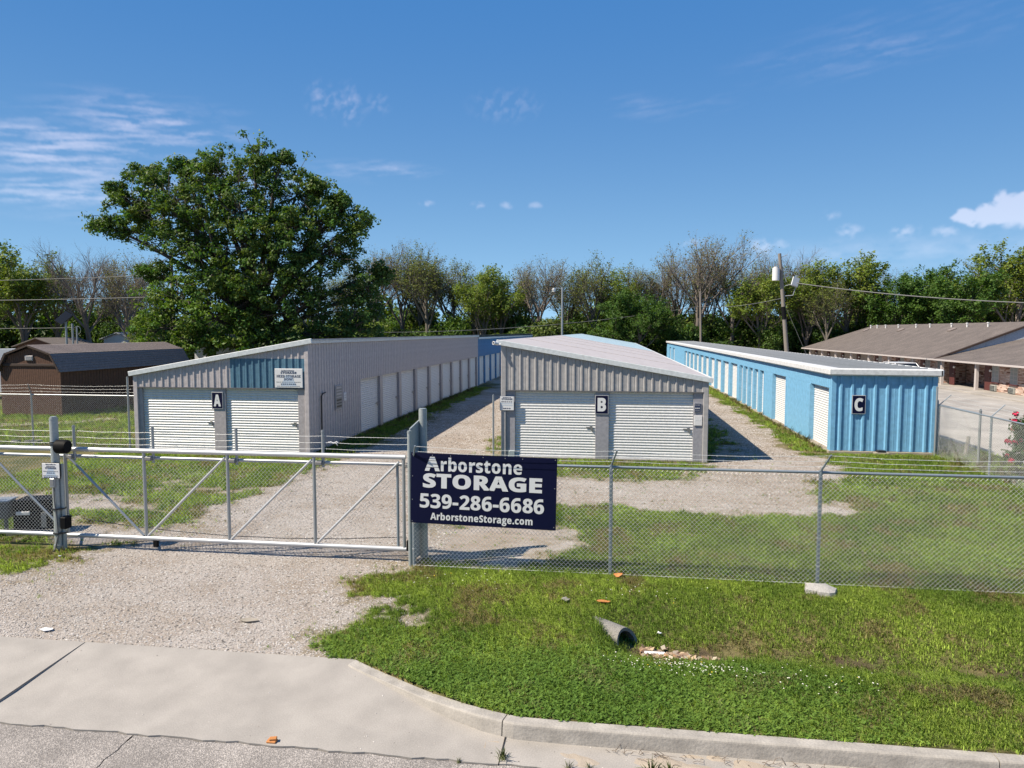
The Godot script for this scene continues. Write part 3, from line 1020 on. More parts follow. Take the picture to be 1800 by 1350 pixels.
func make_storage_buildings() -> void:
	var right_a := []
	for i in 9:
		right_a.append([-26.5 - i * 2.755, -26.5 - i * 2.755 - 2.4])
	for i in 13:
		right_a.append([-51.9 - i * 2.755, -51.9 - i * 2.755 - 2.4])
	var a := gable_shed("storage_building", "grey metal storage building with an old blue patch and an A plaque", -15.75, -9.6, -21.72, -51.3, -88.0, 2.67, 3.73, M.grey_paint, M.grey_pillar, [[0.27, 2.82], [3.24, 5.75]], [], right_a, true)
	var pipe := MB.new()
	pipe.tubes(PackedVector3Array([Vector3(-9.52, 0.05, -22.5), Vector3(-9.52, 1.85, -22.5), Vector3(-9.50, 1.93, -22.56), Vector3(-9.52, 1.95, -22.85)]), PackedFloat32Array([0.025, 0.025, 0.025, 0.025]), 8, true)
	part(a, "conduit", pipe, M.dark_metal)
	var doors_b := []
	for i in 8:
		doors_b.append([-25.5 - i * 3.1, -25.5 - i * 3.1 - 2.4])
	for i in 10:
		doors_b.append([-52.2 - i * 3.1, -52.2 - i * 3.1 - 2.4])
	gable_shed("storage_building", "grey metal storage building with pale sloping roof and a B plaque", -3.38, 2.97, -22.1, -51.0, -88.0, 3.70, 2.60, M.grey_paint_b, M.slate_pillar, [[0.43, 2.95], [3.37, 5.92]], doors_b, doors_b, false)
	# C: long low blue building
	var o := thing("storage_building", "long low sky-blue metal storage building with a C plaque", "storage building")
	var x0 := 7.25
	var x1 := 10.45
	var zf := -24.5
	var ze := -93.0
	ribbed_wall(o, M.sky_blue, Vector3(x0 + 0.1, 0, zf), 0, x1 - x0 - 0.2, 0.09, 2.58, 2.58, 0.355, 0.045, 0.06)
	var ops := [[-24.78, -27.0], [-30.62, -33.05], [-34.87, -35.87], [-36.24, -37.24], [-37.6, -38.6], [-38.97, -39.97], [-40.34, -41.34]]
	for i in 10:
		ops.append([-42.0 - i * 2.98, -42.0 - i * 2.98 - 2.4])
	ops.append_array([[-82.0, -84.4], [-86.8, -89.2]])
	# left wall, seen sunlit: header strip, doors, broad ribbed piers
	var from := Vector3(x0, 0, ze)
	var L := zf - ze
	ribbed_wall(o, M.sky_blue, from, -PI / 2, L, 2.132, 2.58, 2.58, 0.2286, 0.008, 0.02)
	var edge := zf - 0.035
	for p in ops + [[ze, ze]]:
		var w: float = edge - p[0]
		if w > 0.45:
			ribbed_wall(o, M.sky_blue, Vector3(x0, 0, p[0]), -PI / 2, w, 0.05, 2.13, 2.13, 0.2286, 0.008, 0.02)
			for e in [edge - 0.06, p[0] + 0.06]:
				var b := MB.new()
				b.rbox(Vector3(x0 + 0.055, 1.06, e), Vector3(0.17, 2.12, 0.12), 0.008)
				part(o, "jamb", b, M.sky_blue)
		elif w > 0.02:
			var b := MB.new()
			b.rbox(Vector3(x0 + 0.09, 1.06, (edge + p[0]) / 2), Vector3(0.22, 2.12, w), 0.008)
			part(o, "pillar", b, M.sky_blue)
		if p[0] != p[1]:
			rollup_door(o, Vector3(x0 + 0.15, 0.03, (p[0] + p[1]) / 2), -PI / 2, absf(p[1] - p[0]), 2.1, M.door_white, 1.0, absf(p[1] - p[0]) > 1.5)
		edge = p[1]
	ribbed_wall(o, M.sky_blue, Vector3(x1, 0, zf), PI / 2, L, 0.05, 2.58, 2.58)
	ribbed_wall(o, M.sky_blue, Vector3(x1, 0, ze), PI, x1 - x0, 0.05, 2.58, 2.58)
	for e in [x0 + 0.05, x1 - 0.05]:
		var b := MB.new()
		b.rbox(Vector3(e, 1.3, zf - 0.025), Vector3(0.16, 2.58, 0.13), 0.012)
		part(o, "corner_trim", b, M.sky_blue)
	# white fascia with a rounded lip, flat grey roof inside it
	for f in [[Vector3(x0 - 0.09, 2.79, ze - 0.1), Vector3(x0 - 0.09, 2.79, zf + 0.16)], [Vector3(x0 - 0.16, 2.79, zf + 0.1), Vector3(x1 + 0.16, 2.77, zf + 0.1)], [Vector3(x1 + 0.09, 2.77, zf + 0.16), Vector3(x1 + 0.09, 2.77, ze - 0.1)]]:
		rail(o, "fascia", f[0] + Vector3(0, 0.02, 0), f[1] + Vector3(0, 0.02, 0), 0.235, 0.12, M.white_trim, 0.04)
	var lip := MB.new()
	var nz := 90
	for i in nz:
		var z0 := lerpf(zf + 0.1, ze, float(i) / nz)
		var z1 := lerpf(zf + 0.1, ze, float(i + 1) / nz)
		lip.out_quad(Vector3(x0 - 0.03, 2.795, z0), Vector3(x0 + 0.26, 2.80, z0), Vector3(x0 + 0.26, 2.80, z1), Vector3(x0 - 0.03, 2.795, z1), Vector3.UP)
	part(o, "roof_edge", lip, M.white_trim)
	var n := int(L / 0.61)
	for i in n:  # roof sheets with standing seams across the building
		var z0 := lerpf(zf + 0.04, ze, float(i) / n)
		var z1 := lerpf(zf + 0.04, ze, float(i + 1) / n)
		if not cache.has("roof sheet"):
			var b := MB.new()
			var wz := absf(z1 - z0)
			b.out_quad(Vector3(x0 + 0.2, 2.79, 0), Vector3(x1 + 0.04, 2.755, 0), Vector3(x1 + 0.04, 2.755, -wz), Vector3(x0 + 0.2, 2.79, -wz), Vector3.UP)
			b.rbox(Vector3((x0 + x1) / 2 + 0.1, 2.79, -0.015), Vector3(x1 - x0 - 0.3, 0.035, 0.03), 0.006)
			cache["roof sheet"] = b.mesh()
		part(o, "roof_sheet", cache["roof sheet"], M.roof_grey, Vector3(0, 0, z0))
	var sill := MB.new()
	sill.rbox(Vector3((x0 + x1) / 2, 0.02, (zf + ze) / 2), Vector3(x1 - x0 + 0.16, 0.12, L + 0.16), 0.015)
	part(o, "floor_slab", sill, M.path_concrete)


func make_motel() -> void:
	var o := thing("motel", "low brick motel with brown shingle roof beyond the blue building", "motel")
	var xw := 24.95   # wall facing the yard
	var xe := 24.0    # eave
	var ye := 1.98
	var zn := -36.0
	var zg := -57.0   # gable where the taller far part begins
	var zc := -94.0
	var xr := 31.0
	var yr := 4.75
	# far part: gable at this end, hip at the other
	var r := MB.new()
	r.quad(Vector3(xe, ye, zg), Vector3(xr, yr, zg), Vector3(xr, yr, -89.5), Vector3(xe, ye, zc))
	r.quad(Vector3(xr, yr, zg), Vector3(38, ye, zg), Vector3(38, ye, zc), Vector3(xr, yr, -89.5))
	r.tri(Vector3(xe, ye, zc), Vector3(xr, yr, -89.5), Vector3(38, ye, zc))
	part(o, "roof", r, M.motel_shingle)
	var r2 := MB.new()
	r2.quad(Vector3(xe - 0.02, ye - 0.01, zn), Vector3(33, 4.2, zn), Vector3(33, 4.2, zg + 0.02), Vector3(xe - 0.02, ye - 0.01, zg + 0.02))
	r2.quad(Vector3(33, 4.2, zn), Vector3(40, ye, zn), Vector3(40, ye, zg + 0.02), Vector3(33, 4.2, zg + 0.02))
	part(o, "roof", r2, M.motel_shingle)
	var g := MB.new()
	g.out_tri(Vector3(xe + 0.3, ye, zg + 0.01), Vector3(38, ye, zg + 0.01), Vector3(xr, yr - 0.1, zg + 0.01), Vector3(0, 0, 1))
	var gp := part(o, "gable_siding", g, M.siding_pale)
	for x in [27.6, 28.9, 30.2, 31.4]:
		var b := MB.new()
		var top := minf(yr, ye + (x - xe) * (yr - ye) / (xr - xe)) - 0.2
		b.box(Vector3(x, (top + 2.6) / 2, zg + 0.025), Vector3(0.03, top - 2.6, 0.02))
		part(gp, "batten", b, M.siding_pale)
	rail(o, "rake_board", Vector3(xe, ye + 0.02, zg + 0.10), Vector3(xr, yr + 0.04, zg + 0.10), 0.14, 0.2, M.brown_trim)
	for f in [[zn, zg], [zg, zc]]:
		rail(o, "eave_board", Vector3(xe - 0.03, ye - 0.005, f[0]), Vector3(xe - 0.03, ye - 0.005, f[1]), 0.12, 0.06, M.porch_white)
	rail(o, "eave_board", Vector3(xe, ye - 0.005, zc - 0.03), Vector3(38, ye - 0.005, zc - 0.03), 0.12, 0.06, M.porch_white)
	var soffit := MB.new()
	soffit.quad(Vector3(xe, ye - 0.1, zn), Vector3(xe, ye - 0.1, zc), Vector3(38, ye - 0.1, zc), Vector3(38, ye - 0.1, zn))
	part(o, "soffit", soffit, M.porch_white)
	# walls: mortar body with every brick laid on it; an alcove is let in between the last two posts of the near part
	var body := MB.new()
	body.box(Vector3(30.5, 1.0, -45.6), Vector3(11.06, 2.0, 11.2))
	body.box(Vector3(31.3, 1.0, -54.4), Vector3(9.4, 2.0, 6.4))
	body.box(Vector3(30.5, 1.0, -75.4), Vector3(11.06, 2.0, 35.6))
	var wall := part(o, "wall", body, M.mortar)
	var br := MB.new()
	br.colored = true
	var rr := RandomNumberGenerator.new()
	rr.seed = 77
	var tones := [Color(0.42, 0.25, 0.19), Color(0.55, 0.40, 0.33), Color(0.50, 0.33, 0.27), Color(0.62, 0.50, 0.43), Color(0.60, 0.47, 0.40), Color(0.18, 0.085, 0.06), Color(0.60, 0.46, 0.39), Color(0.52, 0.37, 0.30)]
	for seg in [[-42.0, -51.2, xw], [-51.2, -57.6, 26.58], [-57.6, -72.0, xw]]:
		var row := 0
		var y := 0.12
		while y < 1.9:
			var z: float = seg[0] - (0.12 if row % 2 else 0.0)
			var run := 0
			var tone: Color = tones[0]
			while z - 0.22 > seg[1]:
				if run <= 0:
					tone = tones[rr.randi() % tones.size()]
					run = rr.randi_range(1, 3)
				run -= 1
				br.col = tone * rr.randf_range(0.75, 1.05)
				var p := Vector3(seg[2] - 0.02 - 0.008 * rr.randf(), y + 0.038, z - 0.108)
				# five seen faces
				var h := Vector3(0.02, 0.034, 0.104)
				br.quad(p + Vector3(-h.x, -h.y, -h.z), p + Vector3(-h.x, -h.y, h.z), p + Vector3(-h.x, h.y, h.z), p + Vector3(-h.x, h.y, -h.z))
				br.quad(p + Vector3(-h.x, h.y, -h.z), p + Vector3(-h.x, h.y, h.z), p + Vector3(h.x, h.y, h.z), p + Vector3(h.x, h.y, -h.z))
				br.quad(p + Vector3(-h.x, -h.y, h.z), p + Vector3(h.x, -h.y, h.z), p + Vector3(h.x, h.y, h.z), p + Vector3(-h.x, h.y, h.z))
				z -= 0.222
			y += 0.085
			row += 1
	var yb := 0.12
	while yb < 1.9:  # return wall of the alcove
		var x := 25.0
		while x < 26.5:
			br.col = tones[rr.randi() % tones.size()] * rr.randf_range(0.75, 1.05)
			br.box(Vector3(x + 0.1, yb + 0.038, -57.59), Vector3(0.208, 0.068, 0.04))
			x += 0.222
		yb += 0.085
	var bricks := part(wall, "bricks", br, M.brick)
	bricks.set_meta("kind", "stuff")
	# posts with a maroon door beside each
	for z in [-44.9, -51.2, -56.2, -61.2, -66.2, -71.2, -76.2, -81.2, -86.2, -91.2]:
		var b := MB.new()
		b.rbox(Vector3(24.3, 0.99, z), Vector3(0.2, 1.86, 0.2), 0.012)
		part(o, "porch_post", b, M.porch_white)
		var d := MB.new()
		d.rbox(Vector3(xw - 0.05, 0.98, z + 0.2), Vector3(0.06, 1.76, 0.8), 0.01)
		var dd := part(o, "door", d, M.maroon)
		var k := MB.new()
		k.tube(Vector3(xw - 0.08, 0.95, z + 0.5), Vector3(xw - 0.14, 0.95, z + 0.5), 0.025, 0.03, 8)
		part(dd, "handle", k, M.steel)
		var lamp := MB.new()
		lamp.rbox(Vector3(xw - 0.09, 1.52, z + 0.67), Vector3(0.12, 0.07, 0.14), 0.01)
		var fix := part(o, "porch_lamp", lamp, M.dark_metal)
		var globe := SphereMesh.new()
		globe.radius = 0.085
		globe.height = 0.17
		globe.radial_segments = 12
		globe.rings = 8
		part(fix, "globe", globe, M.white_plastic, Vector3(xw - 0.14, 1.43, z + 0.67))
		if z > -75.0 and z != -56.2:
			for q in [1.15, 3.3]:
				var w := MB.new()
				w.rbox(Vector3(xw - 0.045, 1.25, z + q), Vector3(0.06, 1.1, 0.85), 0.008)
				var win := part(o, "window", w, M.porch_white)
				var gl := MB.new()
				gl.box(Vector3(xw - 0.078, 1.25, z + q), Vector3(0.012, 1.0, 0.75))
				part(win, "pane", gl, M.curtain)
				for bar in [-0.25, 0.0, 0.25]:
					var s := MB.new()
					s.box(Vector3(xw - 0.088, 1.25 + bar, z + q), Vector3(0.012, 0.025, 0.75))
					part(win, "glazing_bar", s, M.porch_white)
				var sv := MB.new()
				sv.box(Vector3(xw - 0.09, 1.25, z + q), Vector3(0.012, 1.0, 0.03))
				part(win, "glazing_bar", sv, M.porch_white)
				var sl := MB.new()
				sl.rbox(Vector3(xw - 0.07, 0.67, z + q), Vector3(0.14, 0.07, 0.95), 0.01)
				part(win, "sill", sl, M.maroon)
				var ac := MB.new()
				ac.rbox(Vector3(xw - 0.08, 0.32, z + q - 0.1), Vector3(0.2, 0.38, 0.62), 0.015)
				var unit := part(o, "air_conditioner", ac, M.curtain)
				for row in 4:
					for colm in 3:
						var v := MB.new()
						v.box(Vector3(xw - 0.183, 0.19 + row * 0.085, z + q - 0.3 + colm * 0.2), Vector3(0.008, 0.055, 0.17))
						part(unit, "grille", v, M.dark_metal)
	# vents along the ridge
	for z in [-62.0, -65.4, -68.2, -72.5, -75.6, -80.0, -83.5, -86.0, -88.0]:
		var v := MB.new()
		var x := xr - 0.9
		var yv := yr - 0.9 * (yr - ye) / (xr - xe)
		v.tube(Vector3(x, yv - 0.05, z), Vector3(x, yv + 0.28, z), 0.06, 0.06, 8)
		v.tube(Vector3(x, yv + 0.28, z), Vector3(x, yv + 0.36, z), 0.11, 0.10, 8)
		part(o, "vent_pipe", v, M.white_plastic)
	for z in [-66.5, -77.5, -87.5]:
		var v := MB.new()
		v.rbox(Vector3(xr - 1.6, yr - 1.6 * (yr - ye) / (xr - xe) + 0.06, z), Vector3(0.6, 0.12, 0.6), 0.03, Basis(Vector3(0, 0, 1), atan((yr - ye) / (xr - xe))))
		part(o, "roof_vent", v, M.barn_shingle)
	car(Vector3(21.6, 0.012, -57.6), deg_to_rad(94), M.white_car_paint, "white parked car in front of the brick motel", 1.14)


func car(at: Vector3, turn: float, paint: Material, label: String, sc: float) -> void:
	var o := thing("parked_car", label, "car", at, turn)
	o.scale = Vector3.ONE * sc
	# lower body: side outline pushed across, then narrower cabin
	var b := MB.new()
	b.prism(PackedVector2Array([Vector2(-2.25, 0.32), Vector2(-2.3, 0.75), Vector2(-2.15, 0.92), Vector2(-1.0, 0.98), Vector2(0.9, 0.98), Vector2(2.05, 0.88), Vector2(2.3, 0.68), Vector2(2.28, 0.32), Vector2(1.85, 0.28), Vector2(1.7, 0.55), Vector2(1.35, 0.66), Vector2(1.0, 0.55), Vector2(0.88, 0.26), Vector2(-0.98, 0.26), Vector2(-1.1, 0.55), Vector2(-1.42, 0.66), Vector2(-1.75, 0.55), Vector2(-1.9, 0.28)]), -0.88, 0.88)
	part(o, "body", b, paint)
	var lo := [[-1.85, 0.97], [1.05, 0.97]]
	var hi := [[-1.35, 1.44], [0.35, 1.46]]
	var c := MB.new()
	c.rbox(Vector3(-0.5, 1.45, 0), Vector3(1.75, 0.06, 1.36), 0.025)
	for s in [-1.0, 1.0]:
		for p in [[-1.85, -1.35], [-0.45, -0.42], [1.05, 0.35]]:
			c.tube(Vector3(p[0], 0.96, s * 0.82), Vector3(p[1], 1.44, s * 0.66), 0.035, 0.03, 6)
	part(o, "cabin_roof", c, paint)
	var g := MB.new()
	for s in [-1.0, 1.0]:
		g.out_quad(Vector3(-1.82, 0.97, s * 0.815), Vector3(1.02, 0.97, s * 0.815), Vector3(0.33, 1.44, s * 0.655), Vector3(-1.33, 1.44, s * 0.655), Vector3(0, 0, s))
	g.out_quad(Vector3(1.04, 0.97, -0.8), Vector3(1.04, 0.97, 0.8), Vector3(0.36, 1.44, 0.65), Vector3(0.36, 1.44, -0.65), Vector3(1, 1, 0))
	g.out_quad(Vector3(-1.84, 0.97, -0.8), Vector3(-1.84, 0.97, 0.8), Vector3(-1.36, 1.44, 0.65), Vector3(-1.36, 1.44, -0.65), Vector3(-1, 1, 0))
	part(o, "window", g, M.car_glass)
	for x in [-1.42, 1.36]:
		for s in [-1.0, 1.0]:
			var w := MB.new()
			w.tube(Vector3(x, 0.32, s * 0.70), Vector3(x, 0.32, s * 0.89), 0.32, 0.32, 18)
			var ty := part(o, "wheel", w, M.tyre)
			var h := MB.new()
			h.tube(Vector3(x, 0.32, s * 0.88), Vector3(x, 0.32, s * 0.905), 0.2, 0.18, 14)
			part(ty, "hubcap", h, M.steel)
	for s in [-1.0, 1.0]:
		var hl := MB.new()
		hl.rbox(Vector3(2.2, 0.74, s * 0.66), Vector3(0.16, 0.13, 0.36), 0.02)
		part(o, "headlight", hl, M.paper_white)
		var tl := MB.new()
		tl.rbox(Vector3(-2.23, 0.78, s * 0.7), Vector3(0.14, 0.18, 0.28), 0.02)
		part(o, "tail_light", tl, M.red_car_paint)


func make_left_yard() -> void:
	# brown timber barn with a gambrel roof
	var o := thing("barn_shed", "dark brown timber barn shed with a gambrel shingle roof", "shed")
	var xc := -27.2
	var zf := -30.1
	var ze := -40.5
	var prof := [Vector2(-1.68, 2.09), Vector2(-1.2, 2.95), Vector2(0, 3.36), Vector2(1.2, 2.95), Vector2(1.68, 2.09)]
	var wall := PackedVector2Array([Vector2(-1.55, 0.02), Vector2(1.55, 0.02), Vector2(1.55, 2.12), Vector2(1.12, 2.88), Vector2(0, 3.27), Vector2(-1.12, 2.88), Vector2(-1.55, 2.12)])
	var core := MB.new()
	core.prism(wall, ze + 0.1, zf - 0.1, Basis(), Vector3(xc, 0, 0))
	part(o, "wall", core, M.brown_trim)
	# boards of the gable and of the long side
	var gable := []
	var x := -1.55
	while x < 1.5:
		var top := 3.27 - absf(x + 0.05) * 0.35 if absf(x) < 1.12 else 2.88 - (absf(x + 0.05) - 1.12) * 1.77
		var b := MB.new()
		b.box(Vector3(xc + x + 0.05, top / 2, zf - 0.08), Vector3(0.088, top - 0.04, 0.04))
		part(o, "board", b, M.brown_wood)
		x += 0.1
	for s in [-1.0, 1.0]:
		var z := zf - 0.15
		if not cache.has("side board"):
			var b := MB.new()
			b.box(Vector3(0, 1.05, 0), Vector3(0.04, 2.06, 0.18))
			cache["side board"] = b.mesh()
		while z > ze + 0.1:
			part(o, "board", cache["side board"], M.brown_wood, Vector3(xc + s * 1.56, 0.02, z))
			z -= 0.2
	var belt := MB.new()
	belt.rbox(Vector3(xc, 2.42, zf - 0.04), Vector3(2.9, 0.12, 0.06), 0.01)
	part(o, "belt_board", belt, M.brown_trim)
	# four roof planes, each with lapped shingle courses
	for k in 4:
		var a: Vector2 = prof[k]
		var b: Vector2 = prof[k + 1]
		if a.y > b.y:
			var t := a
			a = b
			b = t
		var m := MB.new()
		var out := Vector3(signf(a.x + b.x), 1, 0)
		var n := 7 if absf(a.y - b.y) > 0.6 else 8
		for i in n:
			var p := a.lerp(b, float(i) / n)
			var q := a.lerp(b, float(i + 1.15) / n) if i < n - 1 else b
			var nn := (b - a).normalized().orthogonal()
			if nn.y < 0:
				nn = -nn
			var p1 := p + nn * 0.035
			var q1 := q + nn * 0.012
			m.out_quad(Vector3(xc + p1.x, p1.y, zf + 0.1), Vector3(xc + p1.x, p1.y, ze), Vector3(xc + q1.x, q1.y, ze), Vector3(xc + q1.x, q1.y, zf + 0.1), out)
			m.out_quad(Vector3(xc + p1.x, p1.y, zf + 0.1), Vector3(xc + p1.x, p1.y, ze), Vector3(xc + p.x, p.y, ze), Vector3(xc + p.x, p.y, zf + 0.1), Vector3(0, -1, 0))
		part(o, "roof_slope", m, M.barn_shingle)
		rail(o, "barge_board", Vector3(xc + a.x, a.y + 0.02, zf + 0.08), Vector3(xc + b.x, b.y + 0.02, zf + 0.08), 0.09, 0.04, M.brown_trim)
	var vent := MB.new()
	vent.rbox(Vector3(xc, 2.75, zf - 0.03), Vector3(0.42, 0.24, 0.04), 0.01)
	var vp := part(o, "gable_vent", vent, M.porch_white)
	for i in 4:
		var s := MB.new()
		s.box(Vector3(xc, 2.68 + i * 0.05, zf + 0.0), Vector3(0.36, 0.02, 0.03), Basis(Vector3.RIGHT, 0.5))
		part(vp, "louvre", s, M.sign_border)
	# stones edging a bare bed
	var k := 0
	for p in [[-21.02, -22.51], [-20.5, -22.55], [-20.27, -22.66], [-19.55, -22.7], [-19.2, -22.75]]:
		var m := MB.new()
		m.rbox(Vector3(0, 0.06, 0), Vector3(0.3, 0.14, 0.2), 0.03, Basis(Vector3.UP, k * 0.7) * Basis(Vector3.RIGHT, 0.12))
		single("edging_stone", m, M.old_concrete, "%s pale edging stone on bare soil behind the left fence" % ["leftmost", "second from left", "middle", "second from right", "rightmost"][k], "stone", "edging stones behind the left fence", Vector3(p[0], 0.0, p[1]))
		k += 1
	# white cottage half hidden under the big tree, roofs further left
	cottage(Vector3(-27.8, 0, -50.5), 4.2, 5.0, 2.9, 3.7, M.white_trim, M.motel_shingle, "white-walled cottage half hidden under the big tree")
	cottage(Vector3(-54.5, 0, -64.0), 4.6, 5.0, 2.55, 3.3, M.brown_wood, M.motel_shingle, "small brown cabin with a low grey roof left of the poles")
	cottage(Vector3(-52.4, 0, -72.0), 3.4, 4.0, 3.2, 3.8, M.door_white_b, M.roof_grey, "pale grey cabin among the bare trees above the barn shed")
	# tall white van, only its roof shows over the barn's left eave
	var v := thing("parked_van", "tall white van partly hidden behind the brown barn shed", "van", Vector3(-34.6, 0, -38.5), deg_to_rad(12))
	var m := MB.new()
	m.prism(PackedVector2Array([Vector2(-2.9, 0.45), Vector2(-2.95, 2.75), Vector2(-2.75, 2.95), Vector2(1.6, 3.0), Vector2(2.0, 2.9), Vector2(2.75, 1.55), Vector2(3.3, 1.35), Vector2(3.4, 0.9), Vector2(3.4, 0.45), Vector2(2.75, 0.42), Vector2(2.55, 0.8), Vector2(2.0, 0.8), Vector2(1.8, 0.42), Vector2(-1.35, 0.42), Vector2(-1.55, 0.8), Vector2(-2.1, 0.8), Vector2(-2.3, 0.42)]), -1.02, 1.02)
	part(v, "body", m, M.white_car_paint)
	m = MB.new()
	m.out_quad(Vector3(2.08, 2.75, -0.9), Vector3(2.08, 2.75, 0.9), Vector3(2.74, 1.62, 0.9), Vector3(2.74, 1.62, -0.9), Vector3(1, 0.5, 0))
	for w in [-1.0, 1.0]:
		m.out_quad(Vector3(1.0, 1.65, w * 1.026), Vector3(2.5, 1.65, w * 1.026), Vector3(1.95, 2.6, w * 1.026), Vector3(1.0, 2.6, w * 1.026), Vector3(0, 0, w))
	part(v, "window", m, M.car_glass)
	for axle in [-1.82, 2.28]:
		for w in [-1.0, 1.0]:
			m = MB.new()
			m.tube(Vector3(axle, 0.38, w * 0.8), Vector3(axle, 0.38, w * 1.03), 0.38, 0.38, 18)
			part(v, "wheel", m, M.tyre)
	for w in [-1.0, 1.0]:
		m = MB.new()
		m.rbox(Vector3(3.38, 0.98, w * 0.75), Vector3(0.1, 0.22, 0.3), 0.02)
		part(v, "headlight", m, M.paper_white)


func cottage(at: Vector3, w: float, d: float, h: float, ridge: float, wm: Material, rm: Material, label: String) -> void:
	var o := thing("cottage", label, "house", at)
	var b := MB.new()
	b.prism(PackedVector2Array([Vector2(-w / 2, 0), Vector2(w / 2, 0), Vector2(w / 2, h), Vector2(0, ridge), Vector2(-w / 2, h)]), -d / 2, d / 2)
	part(o, "wall", b, wm)
	for s in [-1.0, 1.0]:
		var r := MB.new()
		var a := atan2(ridge - h, w / 2)
		r.rbox(Vector3(s * (w / 4 + 0.12), (h + ridge) / 2 + 0.03, 0), Vector3((w / 2 + 0.35) / cos(a), 0.1, d + 0.6), 0.02, Basis(Vector3(0, 0, 1), -s * a))
		part(o, "roof_slope", r, rm)
	var win := MB.new()
	win.rbox(Vector3(-w * 0.22, h * 0.58, d / 2 + 0.02), Vector3(0.9, 1.0, 0.08), 0.01)
	var wn := part(o, "window", win, M.white_trim)
	var g := MB.new()
	g.box(Vector3(-w * 0.22, h * 0.58, d / 2 + 0.063), Vector3(0.78, 0.88, 0.012))
	part(wn, "pane", g, M.window_glass)
	var dr := MB.new()
	dr.rbox(Vector3(w * 0.2, 1.0, d / 2 + 0.02), Vector3(0.9, 2.0, 0.07), 0.01)
	part(o, "door", dr, M.brown_trim)


